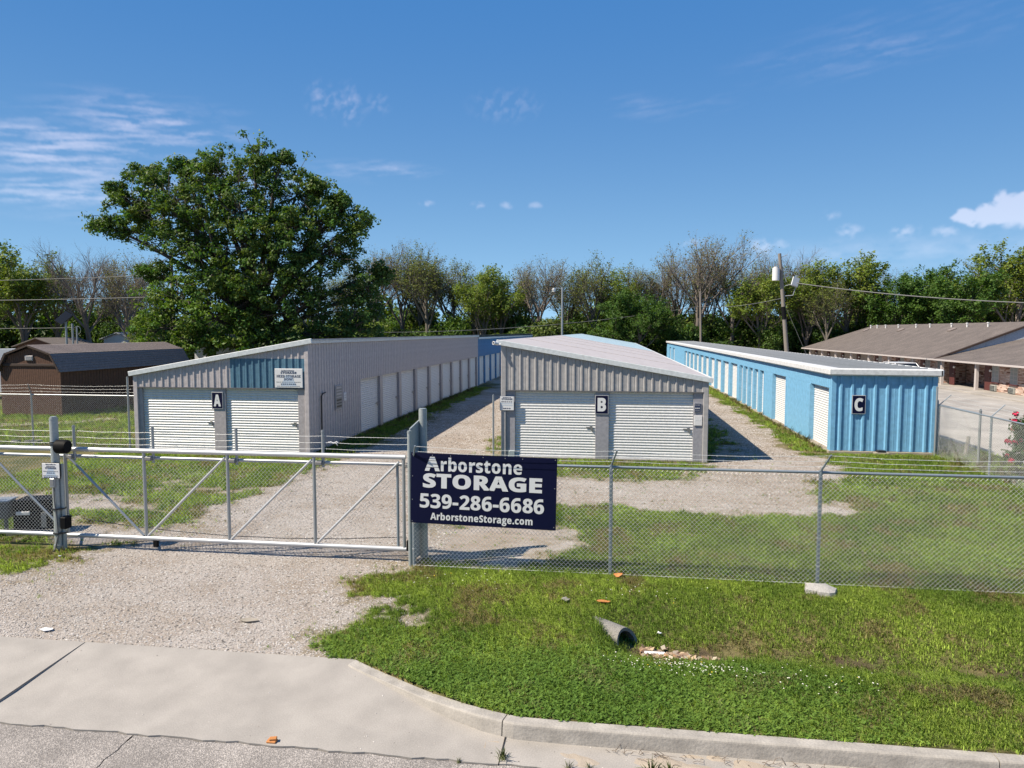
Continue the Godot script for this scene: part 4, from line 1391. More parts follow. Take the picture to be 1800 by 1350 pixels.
func make_poles() -> void:
	# leaning pole with transformer and flood light
	var o := thing("utility_pole", "leaning wooden utility pole with a white transformer beyond the blue building", "utility pole", Vector3(14.42, 0, -60))
	var base := Vector3(0, -0.3, 0)
	var top := Vector3(-1.02, 10.25, 0)
	var at := func(y: float) -> Vector3: return base.lerp(top, (y + 0.3) / 10.55)
	var m := MB.new()
	m.tube(base, top, 0.19, 0.13, 12)
	part(o, "pole", m, M.pole_wood)
	m = MB.new()
	m.tube(at.call(5.0), at.call(6.0), 0.185, 0.18, 12, false)
	part(o, "black_band", m, M.black_plastic)
	m = MB.new()
	var c: Vector3 = at.call(8.6) + Vector3(-0.42, 0, 0.1)
	m.tube(c + Vector3(0, -0.5, 0), c + Vector3(0, 0.48, 0), 0.28, 0.28, 16)
	m.tube(c + Vector3(0, 0.48, 0), c + Vector3(0, 0.6, 0), 0.28, 0.12, 16)
	var tr := part(o, "transformer", m, M.white_plastic)
	for s in [-0.1, 0.12]:
		var ins := MB.new()
		ins.tube(c + Vector3(s, 0.55, 0), c + Vector3(s, 0.85, 0), 0.04, 0.03, 8)
		part(tr, "bushing", ins, M.cable_grey)
	m = MB.new()
	m.tube(at.call(6.85), at.call(6.85) + Vector3(0.75, 0.05, 0.2), 0.03, 0.03, 8)
	m.tube(at.call(6.85) + Vector3(0.75, 0.05, 0.2), at.call(6.85) + Vector3(0.95, 0.75, 0.2), 0.03, 0.03, 8)
	m.tube(at.call(7.6), at.call(7.6) + Vector3(0.9, 0.25, 0.2), 0.025, 0.025, 8)
	part(o, "light_bracket", m, M.galv)
	m = MB.new()
	m.rbox(at.call(7.6) + Vector3(0.95, 0.35, 0.25), Vector3(0.55, 0.85, 0.16), 0.03, Basis(Vector3(0, 0, 1), -0.35) * Basis(Vector3.RIGHT, -0.5))
	part(o, "flood_light", m, M.galv)
	m = MB.new()
	m.tube(at.call(9.9), at.call(9.9) + Vector3(0.6, 0.25, 0), 0.025, 0.025, 6)
	m.tube(at.call(9.3), at.call(8.0) + Vector3(0.35, 0, 0.1), 0.03, 0.03, 6)
	part(o, "cutout_bracket", m, M.galv)
	m = MB.new()
	m.tube(at.call(6.5), Vector3(2.1, 0, 0.6), 0.012, 0.012, 5)
	part(o, "guy_wire", m, M.cable_grey)
	# plain pole in front of the tall half-bare tree
	m = MB.new()
	m.tube(Vector3(12.0, -0.3, -97), Vector3(11.75, 9.3, -97), 0.17, 0.12, 10)
	single("utility_pole", m, M.pole_wood, "slim plain wooden pole in front of the tall tree line", "utility pole")
	# street light behind the buildings
	o = thing("street_light", "grey street light with a drop lamp behind the storage buildings", "street light", Vector3(-6.05, 0, -90.5))
	m = MB.new()
	m.tube(Vector3(0, -0.2, 0), Vector3(0, 9.6, 0), 0.15, 0.13, 12)
	part(o, "pole", m, M.galv)
	m = MB.new()
	m.tubes(PackedVector3Array([Vector3(0, 9.3, 0), Vector3(-0.5, 9.5, 0.05), Vector3(-1.0, 9.42, 0.1)]), PackedFloat32Array([0.05, 0.045, 0.045]), 8, true)
	part(o, "arm", m, M.galv)
	m = MB.new()
	m.tube(Vector3(-1.05, 9.5, 0.1), Vector3(-1.05, 9.28, 0.1), 0.12, 0.3, 12)
	m.tube(Vector3(-1.05, 9.28, 0.1), Vector3(-1.05, 9.05, 0.1), 0.24, 0.18, 12)
	part(o, "lamp_head", m, M.white_plastic)
	# pole beside the big tree, solar light, service poles behind the barn
	o = thing("utility_pole", "wooden utility pole with a lamp at the left of the big tree", "utility pole", Vector3(-32.75, 0, -50))
	m = MB.new()
	m.tube(Vector3(0, -0.3, 0), Vector3(-0.05, 9.9, 0), 0.17, 0.12, 10)
	part(o, "pole", m, M.pole_wood)
	m = MB.new()
	m.tube(Vector3(0, 8.6, 0), Vector3(-0.45, 8.75, 0.2), 0.025, 0.025, 6)
	part(o, "arm", m, M.galv)
	m = MB.new()
	m.rbox(Vector3(-0.6, 8.7, 0.25), Vector3(0.5, 0.16, 0.6), 0.04, Basis(Vector3(0, 0, 1), -0.5))
	part(o, "lamp_head", m, M.galv)
	o = thing("solar_light", "black solar panel on a grey pole behind the barn shed", "solar light", Vector3(-37.6, 0, -45))
	m = MB.new()
	m.tube(Vector3(0, -0.2, 0), Vector3(-0.02, 4.7, 0), 0.08, 0.07, 10)
	part(o, "pole", m, M.galv)
	m = MB.new()
	m.rbox(Vector3(-0.12, 4.95, 0.05), Vector3(0.62, 0.05, 1.0), 0.015, Basis(Vector3(0, 0, 1), -0.5) * Basis(Vector3.RIGHT, 0.9))
	part(o, "solar_panel", m, M.solar_black)
	for q in [[-39.6, 4.6, "grey service pole just right of the solar light", 0.07], [-39.25, 4.4, "pale service pole with a cable loop behind the barn shed", 0.06]]:
		m = MB.new()
		m.tube(Vector3(0, -0.2, 0), Vector3(0, q[1], 0), q[3], q[3], 8)
		o = thing("service_pole", q[2], "pole", Vector3(q[0], 0, -48))
		part(o, "pole", m, M.galv)
		if q[3] < 0.065:
			m = MB.new()
			var pts := PackedVector3Array()
			var rd := PackedFloat32Array()
			for i in 9:
				var w := PI * 0.5 - PI * 1.15 * i / 8.0
				pts.append(Vector3(0.05 + 0.3 * cos(w) * 0.9, 4.1 + 0.3 * sin(w), 0))
				rd.append(0.015)
			m.tubes(pts, rd, 5)
			part(o, "cable_loop", m, M.galv)
	# overhead cables
	cable("thick twisted overhead cable running right from the leaning pole", Vector3(14.3, 7.95, -59.9), Vector3(33.5, 5.6, -48.0), 0.035, 0.5)
	cable("overhead cable from the leaning pole to the plain pole", Vector3(13.75, 6.7, -60), Vector3(11.8, 7.35, -97), 0.022, 0.35)
	cable("long overhead cable sloping down behind the grey and blue roofs", Vector3(11.8, 7.35, -97), Vector3(-30, 3.9, -84), 0.028, 0.9)
	cable("upper overhead cable left of the big tree", Vector3(-32.8, 8.3, -50), Vector3(-75, 8.2, -50), 0.02, 0.3)
	cable("middle overhead cable left of the big tree", Vector3(-32.8, 6.65, -50), Vector3(-75, 6.85, -50), 0.028, 0.3)
	cable("lowest overhead cable crossing above the barn shed", Vector3(-39.4, 4.3, -48), Vector3(-75, 5.6, -52), 0.018, 0.5)


func cable(label: String, a: Vector3, b: Vector3, r: float, sag: float) -> void:
	var m := MB.new()
	var p := PackedVector3Array()
	var rd := PackedFloat32Array()
	for i in 25:
		var t := i / 24.0
		p.append(a.lerp(b, t) + Vector3.DOWN * sag * 4.0 * t * (1.0 - t))
		rd.append(r)
	m.tubes(p, rd, 5)
	single("overhead_cable", m, M.cable_grey, label, "cable")


func chain_link(w: float, h: float, r: float, woven: bool) -> ArrayMesh:
	var key := "link %.3f %.3f %.4f %s" % [w, h, r, woven]
	if cache.has(key):
		return cache[key]
	var m := MB.new()
	var half := 0.036
	if woven:  # every wire zigzags between its two neighbours and hooks round them
		var n := int(w / half)
		var seg := int(h / half)
		for i in n:
			var x := i * half
			var pts := PackedVector3Array()
			var rd := PackedFloat32Array()
			for k in seg + 1:
				var left := (k + i) % 2 == 0
				pts.append(Vector3(x - 0.002 if left else x + half + 0.002, k * half, 0.0035 if left else -0.0035))
				rd.append(r)
			m.tubes(pts, rd, 3)
	else:
		var c := -h
		while c < w:
			for s in [-1.0, 1.0]:
				var x0 := c if s > 0 else c + h
				var a := Vector3(x0, 0, 0.003 * s)
				var b := Vector3(x0 + s * h, h, 0.003 * s)
				# cut at both ends of the bay
				var ta := 0.0
				var tb := 1.0
				var dx := b.x - a.x
				for lim in [0.0, w]:
					var t: float = (lim - a.x) / dx
					if (dx > 0) == (lim == 0.0):
						ta = maxf(ta, t)
					else:
						tb = minf(tb, t)
				if tb > ta:
					m.tube(a.lerp(b, ta), a.lerp(b, tb), r, r, 3, false)
			c += half * 2.0
	cache[key] = m.mesh()
	return cache[key]


func barbed(m: MB, pts: PackedVector3Array) -> void:
	var rd := PackedFloat32Array()
	for p in pts:
		rd.append(0.003)
	m.tubes(pts, rd, 4)
	for i in pts.size() - 1:
		var d := pts[i + 1] - pts[i]
		var n := int(d.length() / 0.13)
		for k in n:
			var c := pts[i] + d * ((k + 0.5) / n)
			var w := k * 2.1
			var o := Vector3(0, cos(w), sin(w)) * 0.016
			m.tube(c - o, c + o, 0.0016, 0.001, 3, false)
			o = Vector3(0.3, -sin(w), cos(w)) * 0.013
			m.tube(c - o, c + o, 0.0016, 0.001, 3, false)


func sagging(a: Vector3, b: Vector3, n: int, s: float) -> PackedVector3Array:
	var p := PackedVector3Array()
	for i in n + 1:
		var t := float(i) / n
		p.append(a.lerp(b, t) + Vector3(0, -s * 4 * t * (1 - t) + 0.004 * sin(i * 2.3), 0))
	return p


# a run of fence along local x; stops = post places; arm = tip offset of the barbed wire arm
func fence_run(called: String, label: String, at: Vector3, turn: float, stops: Array, h: float, arm: Vector3, woven: bool, wire: float, m: Material) -> Node3D:
	var o := thing(called, label, "fence", at, turn)
	for i in stops.size():
		var x: float = stops[i]
		var b := MB.new()
		b.tube(Vector3(x, -0.15, 0), Vector3(x, h - 0.02, 0), 0.03, 0.03, 12)
		b.tube(Vector3(x, h - 0.03, 0), Vector3(x, h + 0.03, 0), 0.036, 0.034, 12)
		var p := part(o, "post", b, m)
		if arm != Vector3.ZERO:
			b = MB.new()
			b.tube(Vector3(x, h + 0.02, 0), Vector3(x, h + 0.02, 0) + arm, 0.017, 0.014, 8)
			part(p, "wire_arm", b, M.galv_dull)
		b = MB.new()
		for y in [0.3, 0.75, 1.2]:
			b.tube(Vector3(x, y, 0), Vector3(x, y + 0.018, 0), 0.0345, 0.0345, 12)
		part(p, "tie", b, M.galv_bright)
	for i in stops.size() - 1:
		var f := part(o, "chain_link_mesh", chain_link(stops[i + 1] - stops[i], h - 0.03, wire, woven), M.galv_wire, Vector3(stops[i], 0.01, 0.036))
		f.set_meta("kind", "stuff")
	var b := MB.new()
	b.tube(Vector3(stops[0], h, 0), Vector3(stops[-1], h, 0), 0.023, 0.023, 12)
	part(o, "top_rail", b, m)
	b = MB.new()
	b.tube(Vector3(stops[0], 0.03, 0.036), Vector3(stops[-1], 0.03, 0.036), 0.004, 0.004, 5)
	part(o, "tension_wire", b, M.galv_wire)
	if arm != Vector3.ZERO:
		for k in 3:
			var t := (k + 1) / 3.0 - 0.04
			var w := MB.new()
			var pts := PackedVector3Array()
			for i in stops.size() - 1:
				var from: Vector3 = Vector3(stops[i], h + 0.02, 0) + arm * t
				var to: Vector3 = Vector3(stops[i + 1], h + 0.02, 0) + arm * t
				var s := sagging(from, to, 8, 0.02 + 0.01 * k)
				if i > 0:
					s.remove_at(0)
				pts.append_array(s)
			barbed(w, pts)
			part(o, "barbed_wire", w, M.galv_wire)
	return o


func make_fences() -> void:
	fence_run("chain_link_fence", "tall galvanised chain-link fence along the front lawn right of the gate", Vector3(0, 0, -11.55), 0, [-3.28, 0.04, 3.29, 6.5, 9.8], 1.80, Vector3(0.09, 0.29, 0.20), true, 0.0034, M.galv_dull)
	# terminal post of that fence, taller
	fence_run("chain_link_fence", "chain-link fence between the brown barn yard and the grey building's corner", Vector3(-30, 0, -21.95), 0, [0.0, 3.4, 6.8, 10.2, 14.15], 1.83, Vector3(0.12, 0.36, 0.25), false, 0.002, M.galv)
	fence_run("chain_link_fence", "side chain-link fence running from the blue building past the red rose bush", Vector3(10.5, 0, -24.35), -PI / 2, [0.0, 3.15, 6.3, 9.5, 12.75], 1.64, Vector3(-0.05, 0.32, -0.36), false, 0.0019, M.galv_dull)
	var o := thing("chain_link_fence", "short outer chain-link panel with a capped post beside the blue building", "fence", Vector3(10.98, 0, -25.6), -PI / 2)
	for x in [0.0, 2.8]:
		var b := MB.new()
		b.tube(Vector3(x, -0.1, 0), Vector3(x, 1.62, 0), 0.035, 0.035, 12)
		b.tube(Vector3(x, 1.62, 0), Vector3(x, 1.70, 0), 0.045, 0.02, 12)
		part(o, "post", b, M.galv)
	var b := MB.new()
	b.tube(Vector3(0, 1.55, 0), Vector3(2.8, 1.55, 0), 0.021, 0.021, 10)
	part(o, "top_rail", b, M.galv_dull)
	part(o, "chain_link_mesh", chain_link(2.8, 1.5, 0.0018, false), M.galv_wire, Vector3(0, 0.02, 0.03)).set_meta("kind", "stuff")
	# square perforated and round posts that end the fences at the buildings
	for q in [[Vector3(-15.98, 0, -21.72), 2.45, 0.035, "grey fence post standing against the corner of building A"], [Vector3(-3.62, 0, -21.95), 1.98, 0.03, "thin fence post standing against the left corner of building B"], [Vector3(10.38, 0, -24.28), 2.2, 0.03, "perforated galvanised post at the right corner of building C"]]:
		b = MB.new()
		b.tube(Vector3(0, -0.1, 0), Vector3(0, q[1], 0), q[2], q[2], 10)
		b.tube(Vector3(0, q[1], 0), Vector3(0, q[1] + 0.05, 0), q[2] * 1.2, q[2] * 0.6, 10)
		single("fence_post", b, M.galv, q[3], "post", "", q[0])
	# concrete footing blob and a leaning stub
	b = MB.new()
	var r := RandomNumberGenerator.new()
	r.seed = 8
	var ring := []
	for i in 14:
		var w := TAU * i / 14
		ring.append(Vector3(cos(w) * 0.27 * r.randf_range(0.8, 1.2), 0, sin(w) * 0.24 * r.randf_range(0.75, 1.2)))
	for i in 14:
		var p: Vector3 = ring[i]
		var q: Vector3 = ring[(i + 1) % 14]
		b.out_quad(p + Vector3(0, -0.1, 0), q + Vector3(0, -0.1, 0), q * 0.9 + Vector3(0, 0.07, 0), p * 0.9 + Vector3(0, 0.07, 0), p)
		b.out_quad(p * 0.9 + Vector3(0, 0.07, 0), q * 0.9 + Vector3(0, 0.07, 0), q * 0.45 + Vector3(0, 0.105, 0), p * 0.45 + Vector3(0, 0.105, 0), Vector3.UP)
		b.out_tri(p * 0.45 + Vector3(0, 0.105, 0), q * 0.45 + Vector3(0, 0.105, 0), Vector3(0, 0.115, 0), Vector3.UP)
	single("concrete_footing", b, M.footing_concrete, "pale lumpy concrete footing spilt round a fence post foot", "footing", "", Vector3(3.25, 0.0, -11.22))
	b = MB.new()
	b.tube(Vector3(0, -0.1, 0), Vector3(0.08, 0.62, 0), 0.06, 0.055, 10)
	single("fence_stub", b, M.pole_wood, "leaning weathered stub post behind the side fence", "post", "", Vector3(11.45, 0, -24.6))


func make_gate() -> void:
	var zg := -11.72
	var o := thing("sliding_gate", "long galvanised sliding gate of pipe and chain link across the drive", "gate", Vector3(0, 0, zg))
	var x0 := -13.2
	var x1 := -3.46
	var b := MB.new()
	b.tube(Vector3(x0, 1.845, 0), Vector3(x1, 1.845, 0), 0.042, 0.042, 14)
	part(o, "top_rail", b, M.galv_bright)
	b = MB.new()
	b.tube(Vector3(x0, 1.695, -0.12), Vector3(x1 - 0.1, 1.695, -0.12), 0.03, 0.03, 12)
	part(o, "track_rail", b, M.galv_bright)
	b = MB.new()
	b.tube(Vector3(x0, 0.235, 0), Vector3(x1, 0.235, 0), 0.04, 0.04, 14)
	part(o, "bottom_rail", b, M.galv_bright)
	var ups := [-13.15, -11.56, -9.94, -8.36, -6.74, -5.12, -3.5]
	for x in ups:
		b = MB.new()
		b.tube(Vector3(x, 0.25, 0), Vector3(x, 1.82, 0), 0.03, 0.03, 12)
		part(o, "upright", b, M.galv)
		b = MB.new()
		b.tube(Vector3(x + 0.14, 1.62, -0.07), Vector3(x + 0.14, 2.24, -0.07), 0.026, 0.026, 10)
		b.tube(Vector3(x + 0.14, 2.24, -0.07), Vector3(x + 0.14, 2.28, -0.07), 0.034, 0.02, 10)
		var ext := part(o, "wire_post", b, M.galv)
		b = MB.new()
		b.rbox(Vector3(x + 0.09, 1.70, -0.05), Vector3(0.13, 0.07, 0.16), 0.012)
		part(ext, "clamp", b, M.cable_grey)
	b = MB.new()
	b.tube(Vector3(-3.62, 0.27, -0.03), Vector3(-3.62, 1.72, -0.03), 0.024, 0.024, 10)
	part(o, "tension_bar", b, M.galv_dull)
	# braces: toward the foot of the upright on the right of the post, away from it further on
	for q in [[-11.5, 1.74, -9.98, 0.28], [-9.9, 1.74, -8.4, 0.28], [-8.32, 0.28, -6.78, 1.76], [-6.70, 0.28, -5.16, 1.76], [-5.08, 0.28, -3.58, 1.76]]:
		b = MB.new()
		b.tube(Vector3(q[0], q[1], 0.012), Vector3(q[2], q[3], 0.012), 0.022, 0.022, 10)
		part(o, "brace", b, M.galv_bright if q[1] < 1 else M.galv)
	for i in ups.size() - 1:
		part(o, "chain_link_mesh", chain_link(1.6, 1.44, 0.0026, true), M.galv_wire, Vector3(ups[i] + 0.01, 0.28, -0.028)).set_meta("kind", "stuff")
	for y in [2.17, 2.055, 1.945]:
		var w := MB.new()
		var pts := PackedVector3Array()
		for i in ups.size() - 1:
			var s := sagging(Vector3(ups[i] + 0.14, y, -0.07), Vector3(ups[i + 1] + 0.14, y, -0.07), 6, 0.008)
			if i > 0:
				s.remove_at(0)
			pts.append_array(s)
		barbed(w, pts)
		part(o, "barbed_wire", w, M.galv_wire)
	b = MB.new()
	b.rbox(Vector3(-8.18, 0.14, 0.0), Vector3(0.09, 0.13, 0.06), 0.01)
	b.rbox(Vector3(-3.42, 0.30, -0.02), Vector3(0.08, 0.2, 0.1), 0.02)
	part(o, "stop_block", b, M.black_plastic)
	var ch := MB.new()
	ch.tubes(sagging(Vector3(-9.7, 0.52, -0.1), Vector3(-3.55, 0.42, -0.1), 16, 0.16), PackedFloat32Array(range(17).map(func(_i): return 0.008)), 5)
	part(o, "drive_chain", ch, M.dark_metal)
	# gate post with keypad, conduit and roller guard
	var g := thing("gate_post", "stout galvanised gate post with keypad and conduit", "post", Vector3(-9.95, 0, -11.5))
	b = MB.new()
	b.tube(Vector3(0, -0.1, 0), Vector3(0, 2.42, 0), 0.07, 0.07, 16)
	b.tube(Vector3(0, 2.42, 0), Vector3(0, 2.47, 0), 0.076, 0.05, 16)
	part(g, "pole", b, M.post_green_grey)
	b = MB.new()
	b.tube(Vector3(0.1, -0.1, -0.02), Vector3(0.1, 1.6, -0.02), 0.035, 0.035, 12)
	part(g, "side_pipe", b, M.post_green_grey)
	b = MB.new()
	for y in [1.95, 1.99]:
		b.tube(Vector3(0, y, 0), Vector3(0, y + 0.025, 0), 0.078, 0.078, 16)
	b.tube(Vector3(0.03, 0.78, 0), Vector3(0.03, 0.80, 0), 0.115, 0.115, 14)
	b.tube(Vector3(0.03, 0.33, 0), Vector3(0.03, 0.35, 0), 0.115, 0.115, 14)
	part(g, "strap", b, M.dark_metal)
	b = MB.new()
	b.tube(Vector3(0.08, 1.93, 0.02), Vector3(0.26, 1.93, 0.02), 0.125, 0.125, 20)
	b.tube(Vector3(0.26, 1.93, 0.02), Vector3(0.275, 1.93, 0.02), 0.125, 0.10, 20)
	part(g, "roller_guard", b, M.black_plastic)
	b = MB.new()
	b.rbox(Vector3(0.17, 0.54, 0.02), Vector3(0.12, 0.22, 0.16), 0.015)
	part(g, "photo_eye", b, M.black_plastic)
	b = MB.new()
	b.rbox(Vector3(0.0, 1.275, 0.085), Vector3(0.10, 0.17, 0.05), 0.01)
	var kp := part(g, "keypad", b, M.galv)
	b = MB.new()
	b.box(Vector3(0.0, 1.285, 0.112), Vector3(0.07, 0.11, 0.006))
	part(kp, "keypad_face", b, M.sign_grey)
	b = MB.new()
	b.tubes(PackedVector3Array([Vector3(0.01, 1.2, 0.085), Vector3(0.015, 0.95, 0.09), Vector3(0.05, 0.6, 0.09), Vector3(0.06, 0.3, 0.09), Vector3(0.0, 0.06, 0.1), Vector3(-0.08, -0.04, 0.12)]), PackedFloat32Array([0.012, 0.012, 0.012, 0.014, 0.016, 0.016]), 8, true)
	part(g, "conduit", b, M.cable_grey)
	b = MB.new()
	b.tube(Vector3(0, -0.05, 0), Vector3(0, 0.12, 0), 0.10, 0.09, 14)
	part(g, "base_collar", b, M.galv)
	# catch posts at the other end
	b = MB.new()
	b.tube(Vector3(0, -0.1, 0), Vector3(0, 2.30, 0), 0.037, 0.037, 14)
	b.tube(Vector3(0, 2.30, 0), Vector3(0, 2.33, 0), 0.043, 0.03, 14)
	single("fence_post", b, M.post_green_grey, "end post of the front fence at the sign's left edge", "post", "", Vector3(-3.345, 0, -11.56))
	b = MB.new()
	b.tube(Vector3(0, -0.1, 0), Vector3(0, 2.64, 0), 0.072, 0.072, 18)
	b.tube(Vector3(0, 2.64, 0), Vector3(0, 2.66, 0), 0.072, 0.06, 18)
	single("gate_post", b, M.post_green_grey, "tall round pipe post behind the left edge of the navy sign", "post", "", Vector3(-3.24, 0, -12.05))
	b = MB.new()
	b.prism(PackedVector2Array([Vector2(-0.2, 0.05), Vector2(0.22, 0.05), Vector2(0.22, 2.46), Vector2(-0.2, 2.36)]), -0.012, 0.012, Basis(Vector3.UP, PI / 2 - 0.12))
	b.tube(Vector3(-0.02, 0.05, 0.2), Vector3(-0.02, 2.36, 0.2), 0.02, 0.02, 8)
	single("gate_catch", b, M.post_green_grey, "flat steel gate catch plate between the sign-side posts", "gate catch", "", Vector3(-3.33, 0, -11.84))
	# operator box and utility pedestal behind the gate
	o = thing("gate_operator", "black plastic gate operator box behind the sliding gate", "gate operator", Vector3(-11.35, 0, -12.6), 0.25)
	b = MB.new()
	b.prism(PackedVector2Array([Vector2(-0.34, 0.06), Vector2(0.36, 0.06), Vector2(0.35, 0.62), Vector2(0.31, 0.68), Vector2(-0.30, 0.68), Vector2(-0.34, 0.64)]), -0.22, 0.22)
	part(o, "cover", b, M.black_plastic)
	b = MB.new()
	b.rbox(Vector3(-0.16, 0.42, 0.222), Vector3(0.26, 0.07, 0.02), 0.008)
	part(o, "handle", b, M.white_plastic)
	b = MB.new()
	b.rbox(Vector3(0.22, 0.28, 0.222), Vector3(0.1, 0.3, 0.01), 0.003)
	part(o, "sticker", b, M.sign_grey)
	b = MB.new()
	b.rbox(Vector3(0, 0.03, 0), Vector3(0.9, 0.12, 0.62), 0.02)
	part(o, "pad", b, M.old_concrete)
	o = thing("utility_pedestal", "weathered grey utility pedestal box at the left edge", "utility box", Vector3(-12.02, 0, -12.3), 0.3)
	b = MB.new()
	b.rbox(Vector3(0, 0.50, 0), Vector3(0.62, 0.34, 0.36), 0.02)
	part(o, "box", b, M.weathered_box)
	b = MB.new()
	b.rbox(Vector3(0, 0.68, 0), Vector3(0.66, 0.03, 0.42), 0.01)
	part(o, "lid", b, M.galv)
	for x in [-0.2, 0.02, 0.2]:
		b = MB.new()
		b.tube(Vector3(x, -0.1, 0.02), Vector3(x, 0.36, 0.02), 0.04, 0.04, 8)
		part(o, "leg", b, M.weathered_box)
	# scrap of white plastic caught on the gate's barbed wire
	b = MB.new()
	for i in 5:
		var p := Vector3(i * 0.035 - 0.07, 0.01 * sin(i * 2.0), 0.0)
		b.tubes(PackedVector3Array([p + Vector3(-0.03, 0.005, 0), p + Vector3(0, 0.012, 0.006), p + Vector3(0.035, -0.004 - 0.008 * (i % 2), 0)]), PackedFloat32Array([0.004, 0.013, 0.003]), 5)
	b.tube(Vector3(0.07, 0, 0), Vector3(0.085, -0.05, 0.004), 0.009, 0.002, 5)
	single("plastic_scrap", b, M.paper_white, "scrap of white plastic caught on the gate's barbed wire", "litter", "", Vector3(-4.79, 2.055, -11.78))


func plaque(called: String, label: String, mid: Vector3, bs: Basis, w: float, h: float, face: Material, border: Material, edge := 0.02, off := 0.0) -> Node3D:
	var o := thing(called, label, "sign", mid)
	o.basis = bs
	var b := MB.new()
	b.rbox(Vector3(0, 0, 0), Vector3(w, h, 0.02), 0.005)
	part(o, "frame", b, border)
	b = MB.new()
	b.rbox(Vector3(0, 0, 0.008), Vector3(w - edge * 2, h - edge * 2, 0.01), 0.003)
	part(o, "panel", b, face)
	return o


func text_bars(parent: Node, y: float, w: float, h: float, n: int, m: Material, z: float, seed_: int) -> void:
	# lines of print too small to read: short dashes
	var r := RandomNumberGenerator.new()
	r.seed = seed_
	var b := MB.new()
	var x := -w / 2
	for i in n:
		var ww := w / n * r.randf_range(0.55, 0.85)
		b.box(Vector3(x + ww / 2, y, z), Vector3(ww, h, 0.002))
		x += w / n
	part(parent, "small_print", b, m)


func logo_a(parent: Node, at: Vector3, w: float, h: float, m: Material) -> void:
	# letter A made of bands: three stripes over two feet
	var b := MB.new()
	var half := func(y: float) -> float: return lerpf(w * 0.5, w * 0.15, y / h)
	for k in [[0.27, 0.46], [0.50, 0.70], [0.74, 1.0]]:
		var y0: float = k[0] * h
		var y1: float = k[1] * h
		b.prism(PackedVector2Array([Vector2(-half.call(y0), y0), Vector2(half.call(y0), y0), Vector2(half.call(y1), y1), Vector2(-half.call(y1), y1)]), 0, 0.004, Basis(), at)
	for s in [-1.0, 1.0]:
		var o0: float = half.call(0.0) * s
		var o1: float = half.call(0.23 * h) * s
		var i0: float = s * w * 0.20
		var i1: float = s * w * 0.13
		b.prism(PackedVector2Array([Vector2(o0, 0), Vector2(i0, 0), Vector2(i1, 0.23 * h), Vector2(o1, 0.23 * h)]), 0, 0.004, Basis(), at)
	part(parent, "logo_letter", b, m)


